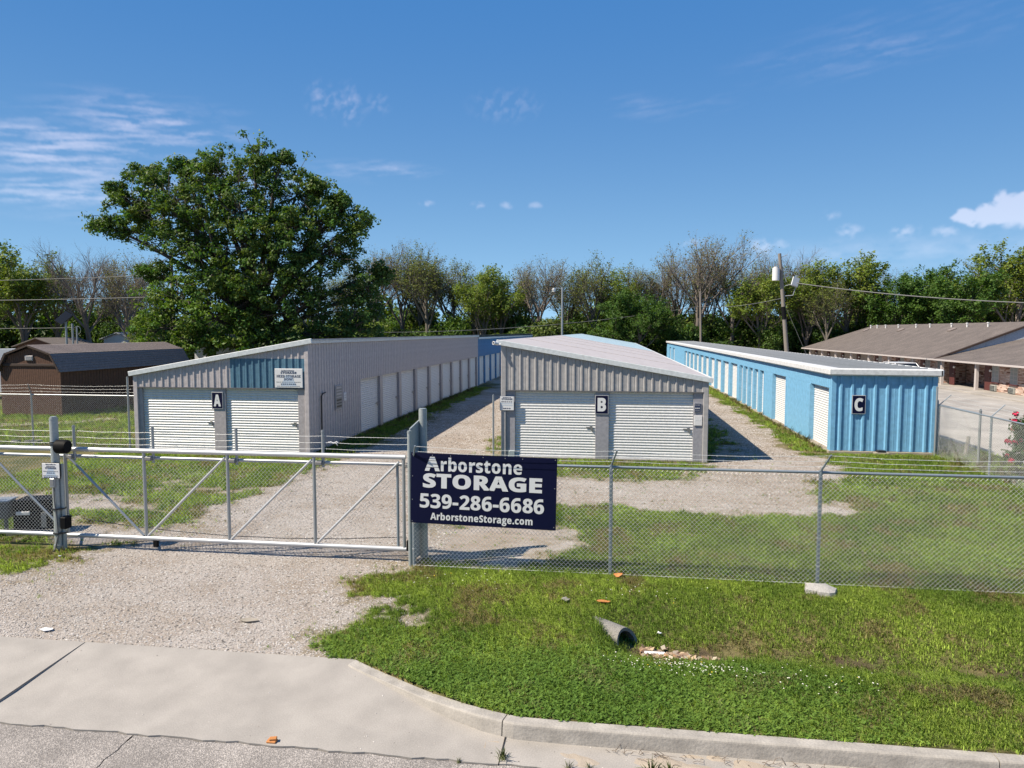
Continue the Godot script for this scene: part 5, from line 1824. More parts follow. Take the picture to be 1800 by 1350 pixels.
func make_signs() -> void:
	# the big board on the fence: 8 by 4 feet
	var o := thing("company_sign", "large navy board with white lettering fixed on the front fence", "sign", Vector3(-2.075, 1.355, -11.475))
	o.basis = Basis(Vector3(0, 0, 1), deg_to_rad(-1.1))
	var b := MB.new()
	b.rbox(Vector3.ZERO, Vector3(2.46, 1.20, 0.012), 0.003)
	part(o, "board", b, M.navy)
	var z := 0.007
	logo_a(o, Vector3(-0.86, 0.30, z), 0.26, 0.24, M.sign_white)
	lettering(o, "lettering", "rborstone", M.sign_white, Vector3(-0.03, 0.42, z), 1.37, 0.235, Basis(), false, 0.004, 0.2)
	lettering(o, "lettering", "STORAGE", M.sign_white, Vector3(-0.015, 0.135, z), 2.01, 0.245, Basis(), false, 0.004, 0.9)
	lettering(o, "lettering", "539-286-6686", M.sign_white, Vector3(-0.02, -0.213, z), 2.10, 0.25, Basis(), false, 0.004, 0.3)
	lettering(o, "lettering", "ArborstoneStorage.com", M.sign_white, Vector3(-0.02, -0.488, z), 1.73, 0.165, Basis(), false, 0.004, 0.3)
	for p in [[-1.2, 0.57], [-0.86, 0.565], [-0.55, 0.565], [0.0, 0.565], [0.37, 0.565], [0.66, 0.565], [1.2, 0.57], [-1.2, 0.2], [-1.2, -0.2], [-1.2, -0.57], [1.2, 0.1], [1.2, -0.55]]:
		var s := MB.new()
		s.tube(Vector3(p[0], p[1], 0.005), Vector3(p[0], p[1], 0.011), 0.009, 0.006, 8)
		part(o, "screw", s, M.galv)
	# letter plaques on the three buildings
	for q in [["A", Vector3(-12.785, 1.74, -21.73), 0.40, 0.56, "navy plaque with a white letter A on the grey pillar"], ["B", Vector3(-0.235, 1.74, -22.11), 0.42, 0.60, "navy plaque with a white letter B between the two doors"], ["C", Vector3(8.075, 1.62, -24.44), 0.43, 0.62, "navy plaque with a white letter C on the blue wall"]]:
		o = plaque("letter_plaque", q[4], q[1], Basis(), q[2], q[3], M.navy, M.sign_border, 0.022)
		lettering(o, "letter", q[0], M.sign_white, Vector3(0, 0, 0.0135), q[2] * 0.62, q[3] * 0.70, Basis(), false, 0.004, 1.0)
	# white notice on the front of building A
	o = plaque("notice_board", "white notice board reading NEED STORAGE NOW on building A", Vector3(-10.26, 2.50, -21.672), Basis(), 0.95, 0.62, M.sign_white, M.sign_white, 0.012)
	b = MB.new()
	b.prism(PackedVector2Array([Vector2(-0.28, -0.27), Vector2(0.28, -0.27), Vector2(0.1, 0.1), Vector2(-0.1, 0.1)]), 0.0132, 0.0140)
	part(o, "pale_emblem", b, M.sign_pale_blue)
	lettering(o, "lettering", "Arborstone", M.sign_ink, Vector3(-0.03, 0.245, 0.016), 0.44, 0.055, Basis(), true, 0.002)
	lettering(o, "lettering", "STORAGE", M.sign_ink, Vector3(0, 0.175, 0.016), 0.54, 0.065, Basis(), false, 0.002, 0.5)
	lettering(o, "lettering", "NEED STORAGE", M.sign_ink, Vector3(0, 0.065, 0.016), 0.82, 0.08, Basis(), true, 0.002, 0.3)
	lettering(o, "lettering", "NOW!", M.sign_ink, Vector3(0, -0.035, 0.016), 0.32, 0.075, Basis(), true, 0.002, 0.3)
	text_bars(o, -0.125, 0.84, 0.018, 14, M.sign_grey, 0.0155, 2)
	text_bars(o, -0.19, 0.54, 0.03, 8, M.sign_ink, 0.0155, 3)
	text_bars(o, -0.255, 0.80, 0.016, 13, M.sign_grey, 0.0155, 4)
	# framed panels on the shaded side of building A
	var side := Basis(Vector3.UP, PI / 2)
	o = plaque("framed_notice", "tall framed grey notice on the shaded side of building A", Vector3(-9.555, 1.67, -24.12), side, 0.62, 0.86, M.sign_grey, M.sign_border, 0.03)
	for i in 7:
		b = MB.new()
		b.box(Vector3(0, 0.34 - i * 0.11, 0.0145), Vector3(0.46, 0.035 if i % 2 else 0.06, 0.002))
		part(o, "print_block", b, M.sign_border if i < 4 else M.cable)
	o = plaque("paper_notice", "small white paper notice beside the framed one on building A", Vector3(-9.555, 1.64, -24.72), side, 0.26, 0.30, M.paper_white, M.paper_white, 0.006)
	text_bars(o, 0.05, 0.16, 0.02, 3, M.sign_grey, 0.0145, 6)
	text_bars(o, -0.03, 0.16, 0.02, 3, M.sign_grey, 0.0145, 7)
	# signs on the front of building B
	o = plaque("notice_board", "white notice board at the left corner of building B", Vector3(-3.20, 1.745, -22.058), Basis(), 0.46, 0.46, M.sign_white, M.sign_ink, 0.012)
	lettering(o, "lettering", "STORAGE", M.sign_ink, Vector3(0, 0.135, 0.016), 0.34, 0.05, Basis(), false, 0.002, 0.4)
	text_bars(o, 0.185, 0.26, 0.02, 5, M.sign_ink, 0.0155, 10)
	text_bars(o, 0.05, 0.36, 0.026, 6, M.sign_ink, 0.0155, 11)
	text_bars(o, 0.0, 0.36, 0.022, 7, M.sign_pale_blue, 0.0155, 12)
	text_bars(o, -0.06, 0.36, 0.02, 8, M.sign_pale_blue, 0.0155, 13)
	text_bars(o, -0.16, 0.26, 0.028, 4, M.sign_ink, 0.0155, 14)
	o = plaque("small_plaque", "small dark plaque on the right pillar of building B", Vector3(2.665, 1.69, -22.11), Basis(), 0.21, 0.28, M.sign_ink, M.sign_border, 0.012)
	text_bars(o, 0.08, 0.15, 0.022, 4, M.sign_border, 0.0145, 15)
	text_bars(o, -0.02, 0.14, 0.03, 3, M.sign_white, 0.0145, 16)
	text_bars(o, -0.09, 0.13, 0.012, 5, M.sign_border, 0.0145, 17)
	o = plaque("paper_notice", "blank-looking white notice under the dark plaque on building B", Vector3(2.685, 1.29, -22.11), Basis(), 0.245, 0.31, M.paper_white, M.paper_white, 0.006)
	text_bars(o, 0.02, 0.17, 0.05, 3, M.sign_white, 0.0145, 18)
	b = MB.new()
	b.rbox(Vector3.ZERO, Vector3(0.2, 0.2, 0.10), 0.012)
	single("electric_box", b, M.grey_box, "small pale electric box low on building B's left pillar", "electric box", "", Vector3(-3.05, 0.15, -22.08))
	# security camera at the high corner of building B
	o = thing("security_camera", "white security camera at the high left corner of building B", "camera", Vector3(-3.5, 3.60, -21.96))
	b = MB.new()
	b.tube(Vector3(0.12, 0, 0), Vector3(0.0, 0.0, 0.0), 0.025, 0.025, 8)
	part(o, "bracket", b, M.white_plastic)
	b = MB.new()
	b.tube(Vector3(0.02, 0.02, -0.02), Vector3(-0.10, 0.05, 0.12), 0.05, 0.055, 12)
	part(o, "housing", b, M.white_plastic)
	b = MB.new()
	b.tube(Vector3(-0.10, 0.05, 0.12), Vector3(-0.104, 0.051, 0.125), 0.04, 0.03, 12)
	part(o, "lens", b, M.car_glass)
	# welcome sign on the gate post
	o = plaque("welcome_sign", "white storage sign strapped to the gate post", Vector3(-9.96, 1.50, -11.405), Basis(), 0.37, 0.29, M.sign_white, M.black_plastic, 0.01)
	b = MB.new()
	b.prism(PackedVector2Array([Vector2(-0.12, -0.12), Vector2(0.12, -0.12), Vector2(0.045, 0.05), Vector2(-0.045, 0.05)]), 0.0132, 0.0140)
	part(o, "pale_emblem", b, M.sign_pale_blue)
	lettering(o, "lettering", "WELCOME TO", M.sign_ink, Vector3(0, 0.118, 0.016), 0.2, 0.022, Basis(), false, 0.001)
	lettering(o, "lettering", "Arborstone", M.sign_ink, Vector3(0, 0.08, 0.016), 0.18, 0.026, Basis(), true, 0.001)
	lettering(o, "lettering", "STORAGE", M.sign_ink, Vector3(0, 0.048, 0.016), 0.22, 0.028, Basis(), false, 0.001, 0.4)
	text_bars(o, -0.01, 0.3, 0.010, 9, M.sign_grey, 0.0155, 21)
	text_bars(o, -0.04, 0.16, 0.012, 4, M.sign_ink, 0.0155, 22)
	text_bars(o, -0.09, 0.31, 0.010, 8, M.sign_grey, 0.0155, 23)
	text_bars(o, -0.118, 0.29, 0.014, 6, M.sign_ink, 0.0155, 24)


func unit(r: RandomNumberGenerator) -> Vector3:
	var z := r.randf_range(-1, 1)
	var a := r.randf() * TAU
	var q := sqrt(1 - z * z)
	return Vector3(q * cos(a), z, q * sin(a))


func leaf(m: MB, p: Vector3, s: float, r: RandomNumberGenerator, out: Vector3) -> void:
	var nn := (unit(r) + out * 0.8 + Vector3(0, 0.5, 0)).normalized()
	var a := nn.cross(unit(r)).normalized() * s
	m.card(p, a, nn.cross(a) * 0.55, nn)


func leaf_color(base: Color, r: RandomNumberGenerator, spread := 0.25) -> Color:
	var k := 0.78 + r.randf_range(-spread, spread) * 0.78
	var y := r.randf_range(-0.12, 0.2)
	return Color(base.r * k * (1 + y), base.g * k, base.b * k * (1 - y * 0.6))


func grow(wood: MB, lv: MB, p: Vector3, d: Vector3, L: float, rad: float, lvl: int, P: Dictionary, r: RandomNumberGenerator) -> void:
	var segs := 4 if lvl < 2 else (3 if lvl == 2 else 2)
	var pts := PackedVector3Array([p])
	var rd := PackedFloat32Array([rad])
	var dd := d
	var tip: float = rad * (0.55 if lvl < P.maxl else 0.35)
	for i in segs:
		dd = (dd + unit(r) * P.wig[lvl] + Vector3.UP * P.trop[lvl]).normalized()
		p += dd * L / segs
		pts.append(p)
		rd.append(lerpf(rad, tip, (i + 1.0) / segs))
	wood.col = P.bark * r.randf_range(0.65, 0.88)
	wood.tubes(pts, rd, [8, 6, 4, 3, 3][lvl])
	if lvl >= P.maxl - 1 and P.leaves > 0:
		var n: int = P.leaves if lvl == P.maxl else int(P.leaves * 0.5)
		var cc := leaf_color(P.leaf, r)
		for i in n:
			if i % 4 == 0:
				cc = leaf_color(P.leaf, r)
			lv.col = cc
			var t := r.randf() * segs
			var k := mini(int(t), segs - 1)
			leaf(lv, pts[k].lerp(pts[k + 1], t - k) + unit(r) * P.spray * r.randf(), P.size * r.randf_range(0.6, 1.3), r, dd)
	if lvl == P.maxl:
		return
	var n: int = P.n[lvl]
	var spin := r.randf() * TAU
	for i in n:
		var t: float = lerpf(P.start[lvl], 1.0, (i + r.randf() * 0.8) / n) * segs
		var k := mini(int(t), segs - 1)
		var at := pts[k].lerp(pts[k + 1], t - k)
		var ax := (pts[k + 1] - pts[k]).normalized()
		var side := ax.cross(Vector3.UP if absf(ax.y) < 0.95 else Vector3.RIGHT).normalized().rotated(ax, spin + i * 2.4 + r.randf_range(-0.4, 0.4))
		var ang: float = P.ang[lvl] * r.randf_range(0.65, 1.25)
		var cd := (ax * cos(ang) + side * sin(ang)).normalized()
		grow(wood, lv, at, cd, L * P.ratio[lvl] * r.randf_range(0.75, 1.15) * (1.15 - 0.35 * t / segs), lerpf(rad, tip, t / segs) * P.thin[lvl], lvl + 1, P, r)


func tree_kind(kind: String, seed_: int) -> Dictionary:
	var r := RandomNumberGenerator.new()
	r.seed = seed_
	var P := {"maxl": 4, "n": [7, 8, 7, 6], "start": [0.5, 0.3, 0.15, 0.1], "ang": [0.55, 0.55, 0.6, 0.65], "ratio": [0.95, 0.58, 0.55, 0.55], "thin": [0.62, 0.5, 0.5, 0.6], "wig": [0.08, 0.14, 0.18, 0.22, 0.28], "trop": [0.05, 0.10, 0.12, 0.10, 0.08],
		"bark": Color(0.20, 0.172, 0.15), "leaf": Color(0.22, 0.225, 0.075), "leaves": 0, "size": 0.085, "spray": 0.2}
	if kind == "b":
		P.leaves = 1 if seed_ % 2 else 0
	elif kind == "h":
		P.leaves = 2
		P.leaf = Color(0.19, 0.235, 0.06)
		P.size = 0.10
		P.bark = Color(0.17, 0.15, 0.125)
	elif kind == "l":
		P.n = [7, 6, 6, 5]
		P.leaves = 8
		P.leaf = Color(0.20, 0.28, 0.045)
		P.size = 0.14
		P.spray = 0.45
		P.start[0] = 0.3
	elif kind == "d":
		P.n = [9, 6, 6, 4]
		P.leaves = 20
		P.leaf = Color(0.09, 0.18, 0.035)
		P.size = 0.17
		P.spray = 0.6
		P.start[0] = 0.12
		P.ang[0] = 0.8
	var wood := MB.new()
	wood.colored = true
	var lv := MB.new()
	lv.colored = true
	grow(wood, lv, Vector3(0, -0.2, 0), Vector3(r.randf_range(-0.08, 0.08), 1, r.randf_range(-0.08, 0.08)).normalized(), 6.0 if kind != "d" else 7.0, 0.26, 0, P, r)
	var wm := wood.mesh()
	var lm: Mesh = lv.mesh() if lv.v.size() else null
	return {"wood": wm, "leaves": lm, "top": wm.get_aabb().end.y}


func bush_mesh(seed_: int, base: Color, n: int, size: float) -> ArrayMesh:
	# a lumpy shrub about one metre high and wide
	var r := RandomNumberGenerator.new()
	r.seed = seed_
	var lv := MB.new()
	lv.colored = true
	var lobes := []
	for i in 9:
		var a := r.randf() * TAU
		lobes.append([Vector3(cos(a) * 0.32 * r.randf(), r.randf_range(0.25, 0.75), sin(a) * 0.32 * r.randf()), r.randf_range(0.14, 0.3)])
	for i in n:
		var q: Array = lobes[i % lobes.size()]
		if i % 11 < 3:
			lv.col = leaf_color(base, r, 0.35)
		var d := unit(r)
		leaf(lv, q[0] + d * q[1] * pow(r.randf(), 0.4), size * r.randf_range(0.6, 1.4), r, d)
	for i in 10:
		lv.col = Color(0.07, 0.058, 0.048)
		var a := r.randf() * TAU
		lv.tube(Vector3(cos(a) * 0.05, 0, sin(a) * 0.05), Vector3(cos(a) * 0.3, r.randf_range(0.5, 0.9), sin(a) * 0.3), 0.008, 0.004, 3, false)
	return lv.mesh()


func big_tree() -> void:
	var r := RandomNumberGenerator.new()
	r.seed = 404
	var o := thing("broadleaf_tree", "huge dense green broadleaf tree towering behind the grey building", "tree", Vector3(-24.9, 0, -47.0), deg_to_rad(7.85))
	var wood := MB.new()
	wood.colored = true
	wood.col = Color(0.085, 0.072, 0.06)
	var lv := MB.new()
	lv.colored = true
	wood.tubes(PackedVector3Array([Vector3(0.3, -0.3, 0), Vector3(0.25, 0.6, 0), Vector3(0.3, 2.2, 0.1), Vector3(0.2, 4.2, 0)]), PackedFloat32Array([0.75, 0.55, 0.48, 0.42]), 12)
	# crown lobes: x, y, z, rx, ry, rz; the crown is broad and ragged, with arms reaching left and right
	var lobes := [[-5.2, 12.4, 0.5, 3.4, 2.9, 3.2, 0], [-8.1, 12.5, 0.0, 1.8, 2.1, 2.0, 0], [-9.4, 11.2, 0.3, 1.7, 1.0, 1.2, 0], [-7.0, 14.9, -0.4, 1.9, 1.2, 1.5, 0], [-1.2, 13.8, 0.6, 3.4, 2.6, 3.2, 0], [0.8, 15.6, 0.0, 2.0, 1.75, 2.0, 0], [-2.6, 15.5, 0.2, 1.5, 1.0, 1.3, 0], [3.2, 13.4, -0.5, 2.8, 2.4, 2.8, 0], [5.9, 11.7, 0.2, 2.2, 1.8, 2.2, 0], [7.6, 11.4, 0.5, 1.2, 1.1, 1.1, 0],
		[-3.2, 9.6, 1.5, 3.6, 2.5, 3.2, 0], [1.6, 9.6, 1.5, 3.9, 2.7, 3.4, 0], [5.4, 9.1, 0.8, 2.9, 1.9, 2.8, 1], [7.8, 6.6, 0.0, 2.0, 2.3, 2.3, 1], [-4.0, 6.2, 2.2, 2.7, 2.0, 2.4, 2], [-5.2, 4.2, 2.6, 1.8, 1.8, 2.0, 2], [-0.6, 5.3, 2.4, 3.6, 2.3, 2.6, 2], [3.8, 5.4, 1.6, 3.6, 2.3, 2.8, 1], [7.2, 4.0, 0.8, 2.3, 1.7, 2.2, 1], [-6.2, 8.0, 0.8, 1.2, 0.9, 1.2, 0], [-2.6, 3.4, 2.8, 2.2, 1.4, 1.8, 2], [9.0, 8.0, 0.0, 0.9, 0.8, 0.9, 1], [-1.0, 7.4, 3.0, 2.6, 1.6, 1.6, 0], [1.6, 7.2, 3.2, 2.4, 1.6, 1.4, 0], [4.2, 7.4, 2.6, 2.0, 1.4, 1.6, 1], [0.4, 11.6, 2.6, 2.6, 1.8, 1.4, 0], [-3.0, 12.2, 2.6, 2.2, 1.6, 1.2, 0], [3.4, 10.9, 2.4, 2.0, 1.5, 1.4, 0], [-4.6, 15.3, 0.2, 0.9, 0.7, 0.9, 0], [2.4, 15.7, 0.3, 0.9, 0.7, 0.9, 0], [4.8, 14.0, 0.2, 0.9, 0.8, 0.9, 0], [6.6, 13.0, 0.2, 0.8, 0.7, 0.8, 0], [-9.0, 13.6, 0.0, 0.8, 0.8, 0.8, 0], [0.6, 3.3, 2.8, 2.2, 1.5, 1.6, 2], [2.8, 3.0, 2.6, 2.2, 1.5, 1.6, 1], [5.2, 2.9, 1.8, 2.4, 1.5, 1.8, 1], [-4.2, 2.6, 2.6, 1.6, 1.2, 1.5, 2]]
	var tones := [Color(0.135, 0.25, 0.06), Color(0.09, 0.185, 0.05), Color(0.18, 0.32, 0.06)]
	for q in lobes:
		for k in [3, 4, 5]:
			q[k] *= 0.9
		var c := Vector3(q[0], q[1], q[2])
		var fork := Vector3(0.25, clampf(q[1] * 0.38, 2.4, 4.2), 0.05)
		# limb in a bent line from the fork to the heart of the lobe
		var mid := fork.lerp(c, 0.5) + Vector3(-c.x * 0.10, 0.5 + absf(c.x) * 0.05, 0) + unit(r) * 0.5
		var pts := PackedVector3Array()
		var rd := PackedFloat32Array()
		for i in 7:
			var t := i / 6.0
			pts.append(fork.lerp(mid, t).lerp(mid.lerp(c, t), t) + unit(r) * 0.08)
			rd.append(lerpf(0.24, 0.07, t))
		wood.tubes(pts, rd, 7)
		var vol: float = q[3] * q[4] * q[5]
		var n := int(clampf(20 + pow(vol, 0.72) * 9.0, 18, 130))
		for k in n:
			var d := unit(r)
			var rr := pow(r.randf(), 0.42)
			if r.randf() < 0.15:
				rr = r.randf_range(1.05, 1.32)
			var p := c + Vector3(d.x * q[3], d.y * q[4], d.z * q[5]) * rr
			var root := c.lerp(p, 0.25) if r.randf() < 0.6 else pts[r.randi_range(3, 6)]
			var bend := root.lerp(p, 0.55) + unit(r) * 0.25 + Vector3(0, 0.15, 0)
			wood.tubes(PackedVector3Array([root, bend, p]), PackedFloat32Array([0.035, 0.022, 0.010]), 3)
			var tone := leaf_color(tones[q[6]], r, 0.18)
			var m := r.randi_range(42, 72) if rr < 1.0 else r.randi_range(20, 34)
			var cr := r.randf_range(0.35, 0.62)
			for i in m:
				if i % 6 == 0:
					lv.col = leaf_color(tone, r, 0.15)
				var e := unit(r)
				leaf(lv, p + Vector3(e.x, e.y * 0.7, e.z) * cr * pow(r.randf(), 0.55), r.randf_range(0.085, 0.15), r, e)
	part(o, "trunk", wood, M.bark)
	part(o, "crown", lv, M.leaf)


func make_trees() -> void:
	big_tree()
	var kinds := {}
	var sd := 100
	for k in ["b", "h", "l", "d"]:
		kinds[k] = []
		for i in 3 if k == "b" else 2:
			sd += 7
			kinds[k].append(tree_kind(k, sd))
	var look := {"b": ["bare_tree", "almost bare grey-brown tree"], "h": ["spring_tree", "half-bare tree with thin spring leaves"], "l": ["leafy_tree", "light green leafy tree"], "d": ["dense_tree", "dense dark green tree"]}
	var line := [[-35.5, -104.0, 17.2, "b"], [-32.2, -108.0, 18.8, "b"], [-27.0, -103.0, 17.7, "h"], [-23.7, -106.0, 15.7, "h"], [-18.4, -101.0, 13.2, "l"], [-16.0, -104.0, 13.9, "l"], [-10.4, -102.0, 15.3, "b"], [-6.2, -108.0, 13.6, "h"], [-2.3, -103.0, 16.0, "h"], [0.9, -106.0, 13.4, "l"], [4.3, -109.0, 14.8, "h"], [3.9, -97.0, 10.1, "d"], [10.0, -112.0, 16.4, "b"], [11.7, -102.0, 18.1, "b"], [17.2, -105.0, 16.1, "b"], [20.2, -100.0, 12.6, "l"], [24.2, -107.0, 16.4, "b"], [26.8, -103.0, 14.0, "l"], [28.6, -99.0, 11.7, "h"], [32.6, -104.0, 15.1, "l"], [37.9, -108.0, 13.7, "b"], [41.0, -107.0, 12.5, "b"], [39.5, -100.0, 11.6, "d"], [42.8, -95.0, 13.3, "d"], [50.3, -104.0, 14.9, "h"], [49.9, -97.0, 15.7, "l"], [55.5, -98.0, 15.5, "l"], [-40.0, -106.0, 15.0, "h"], [-45.0, -104.0, 14.0, "b"], [-20.8, -109.0, 14.5, "b"], [14.4, -109.0, 15.0, "h"], [-13.0, -109.0, 13.2, "h"], [46.5, -103.0, 12.8, "l"], [62.0, -97.0, 14.6, "d"], [70.0, -101.0, 15.2, "h"], [79.0, -96.0, 14.2, "l"], [-29.6, -110.0, 16.5, "h"], [7.4, -106.0, 15.2, "b"], [22.3, -110.0, 15.0, "h"], [30.4, -110.0, 14.8, "b"]]
	line.sort_custom(func(p, q): return p[0] / -p[1] < q[0] / -q[1])
	place_trees(line, kinds, look, "in the far tree line", "trees of the far tree line")
	var left := [[-60.3, -66.0, 13.2, "l"], [-63.3, -74.0, 13.3, "h"], [-54.2, -68.0, 13.6, "b"], [-55.9, -76.0, 13.9, "b"], [-56.8, -82.0, 11.3, "h"], [-68.8, -70.0, 13.5, "l"], [-43.2, -62.0, 5.6, "l"], [-50.5, -70.0, 12.2, "b"], [-61.5, -62.0, 8.6, "l"]]
	left.sort_custom(func(p, q): return p[0] / -p[1] < q[0] / -q[1])
	place_trees(left, kinds, look, "behind the barn shed", "trees behind the barn shed")
	# understorey that reads as one green mass
	var r := RandomNumberGenerator.new()
	r.seed = 66
	var under := Node3D.new()
	under.name = "undergrowth"
	add_child(under)
	tag(under, "green undergrowth filling the foot of the tree line", "undergrowth", "", "stuff")
	var tones := [Color(0.11, 0.20, 0.042), Color(0.16, 0.23, 0.055), Color(0.085, 0.16, 0.04)]
	for k in 3:
		var list := []
		for i in 95:
			var x := r.randf_range(-62, 95)
			var z := r.randf_range(-96, -122)
			if z > -99 and x > 5 and x < 13:
				z -= 8
			var h := r.randf_range(2.5, 6.0) + maxf(0, (-100 - z) * 0.16)
			list.append([Vector3(x, -0.2, z), Vector3(h * r.randf_range(0.9, 1.5), h * r.randf_range(0.9, 1.35), h * 1.1), r.randf() * TAU, Color(1, 1, 1) * r.randf_range(0.75, 1.2)])
		for i in 40:
			var x := r.randf_range(-120, -44)
			var z := r.randf_range(-78, -98)
			var h := r.randf_range(3.0, 6.5)
			list.append([Vector3(x, -0.2, z), Vector3(h * r.randf_range(0.9, 1.5), h * r.randf_range(1.0, 1.5), h * 1.1), r.randf() * TAU, Color(1, 1, 1) * r.randf_range(0.75, 1.2)])
		for i in 8:  # beside the big tree's foot
			list.append([Vector3(r.randf_range(-22, -17.5), -0.1, r.randf_range(-58, -47)), Vector3.ONE * r.randf_range(1.6, 3.0), r.randf() * TAU, Color(1, 1, 1)])
		scatter(under, "bushes", bush_mesh(500 + k, tones[k], 2600, 0.032), M.leaf, list)
	rose_bush()


func place_trees(list: Array, kinds: Dictionary, look: Dictionary, where: String, group: String) -> void:
	var r := RandomNumberGenerator.new()
	r.seed = list.size()
	var use := {}
	var i := 0
	for q in list:
		i += 1
		var k: String = q[3]
		use[k] = use.get(k, 0) + 1
		var v: Dictionary = kinds[k][use[k] % kinds[k].size()]
		var end: String = {1: "st", 2: "nd", 3: "rd"}.get(i % 10 if i < 11 or i > 13 else 0, "th")
		var o := thing(look[k][0], "%s, %d%s from the left %s" % [look[k][1], i, end, where], "tree", Vector3(q[0], 0, q[1]), r.randf() * TAU, group)
		var s: float = q[2] / v.top
		o.scale = Vector3(s * r.randf_range(0.95, 1.15), s, s * r.randf_range(0.95, 1.15))
		part(o, "trunk", v.wood, M.bark)
		if v.leaves:
			part(o, "crown", v.leaves, M.leaf)


func scatter(parent: Node, called: String, mesh: Mesh, m: Material, list: Array) -> MultiMeshInstance3D:
	# list of [place, scale, turn, tint]
	var buf := PackedFloat32Array()
	buf.resize(list.size() * 16)
	var k := 0
	for q in list:
		var c := cos(q[2])
		var s := sin(q[2])
		var sc: Vector3 = q[1]
		var p: Vector3 = q[0]
		var t: Color = q[3]
		buf[k] = c * sc.x
		buf[k + 2] = s * sc.z
		buf[k + 3] = p.x
		buf[k + 5] = sc.y
		buf[k + 7] = p.y
		buf[k + 8] = -s * sc.x
		buf[k + 10] = c * sc.z
		buf[k + 11] = p.z
		buf[k + 12] = t.r
		buf[k + 13] = t.g
		buf[k + 14] = t.b
		buf[k + 15] = 1.0
		k += 16
	var mm := MultiMesh.new()
	mm.transform_format = MultiMesh.TRANSFORM_3D
	mm.use_colors = true
	mm.mesh = mesh
	mm.instance_count = list.size()
	mm.buffer = buf
	var o := MultiMeshInstance3D.new()
	o.name = called if parent != self else numbered(called)
	o.multimesh = mm
	o.material_override = m
	parent.add_child(o, true)
	return o


func rose_bush() -> void:
	var r := RandomNumberGenerator.new()
	r.seed = 9
	var o := thing("rose_bush", "bushy rose bush with crimson flowers behind the side fence", "bush", Vector3(12.35, 0, -21.9))
	var st := MB.new()
	st.colored = true
	st.col = Color(0.08, 0.09, 0.03)
	var lv := MB.new()
	lv.colored = true
	var flower := MB.new()
	flower.colored = true
	for i in 26:
		flower.col = [Color(0.42, 0.008, 0.035), Color(0.55, 0.015, 0.07), Color(0.34, 0.005, 0.02)][i % 3]
		var d := unit(r)
		d.y = absf(d.y)
		flower.card(d * 0.022, d.cross(unit(r)).normalized() * 0.04, d.cross(unit(r)).normalized() * 0.032, d)
	var fm := flower.mesh()
	var tips := []
	for i in 46:
		var a := r.randf() * TAU
		var lean := r.randf_range(0.1, 0.95)
		var h := r.randf_range(0.9, 1.75) * (1.12 - lean * 0.45)
		var tip := Vector3(cos(a) * lean * 1.15, h, sin(a) * lean * 1.15)
		if i == 0:
			tip = Vector3(-1.15, 1.45, 0.5)
		if i == 1:
			tip = Vector3(-1.5, 0.62, 0.9)
		var mid := tip * 0.5 + Vector3(0, 0.25, 0)
		st.tubes(PackedVector3Array([Vector3(cos(a) * 0.1, -0.05, sin(a) * 0.1), mid, tip]), PackedFloat32Array([0.012, 0.009, 0.004]), 4)
		for k in 420:
			if k % 8 == 0:
				lv.col = leaf_color(Color(0.06, 0.12, 0.03), r, 0.3)
			var t := sqrt(r.randf())
			var p := Vector3.ZERO.lerp(mid, t).lerp(mid.lerp(tip, t), t)
			var e := unit(r)
			leaf(lv, p + e * 0.24 * r.randf(), r.randf_range(0.035, 0.07), r, e)
		tips.append(tip)
	part(o, "stems", st, M.bark)
	part(o, "foliage", lv, M.leaf)
	for i in 64:
		var t: Vector3 = tips[i % tips.size()]
		var p := t * 1.04 + unit(r) * (0.06 if i < 46 else 0.22)
		part(o, "bloom", fm, M.litter_bits, p, Basis(Vector3(r.randf(), 1, r.randf()).normalized(), r.randf() * TAU) * Basis.from_scale(Vector3.ONE * r.randf_range(1.1, 2.0)))


func litter(called: String, label: String, at: Vector3, w: float, d: float, m: Material, seed_: int, lift := 0.02, cat := "litter") -> void:
	# a thin crumpled scrap with thickness
	var r := RandomNumberGenerator.new()
	r.seed = seed_
	var b := MB.new()
	var n := 9
	var ring := []
	for i in n:
		var a := TAU * i / n
		ring.append(Vector3(cos(a) * w / 2 * r.randf_range(0.75, 1.1), lift * r.randf(), sin(a) * d / 2 * r.randf_range(0.75, 1.1)))
	for i in n:
		var p: Vector3 = ring[i]
		var q: Vector3 = ring[(i + 1) % n]
		b.out_tri(Vector3(0, lift, 0), p + Vector3(0, 0.008, 0), q + Vector3(0, 0.008, 0), Vector3.UP)
		b.out_quad(p + Vector3(0, 0.008, 0), q + Vector3(0, 0.008, 0), q, p, p)
		b.out_tri(Vector3(0, 0, 0), p, q, Vector3.DOWN)
	single(called, b, m, label, cat, "", at)


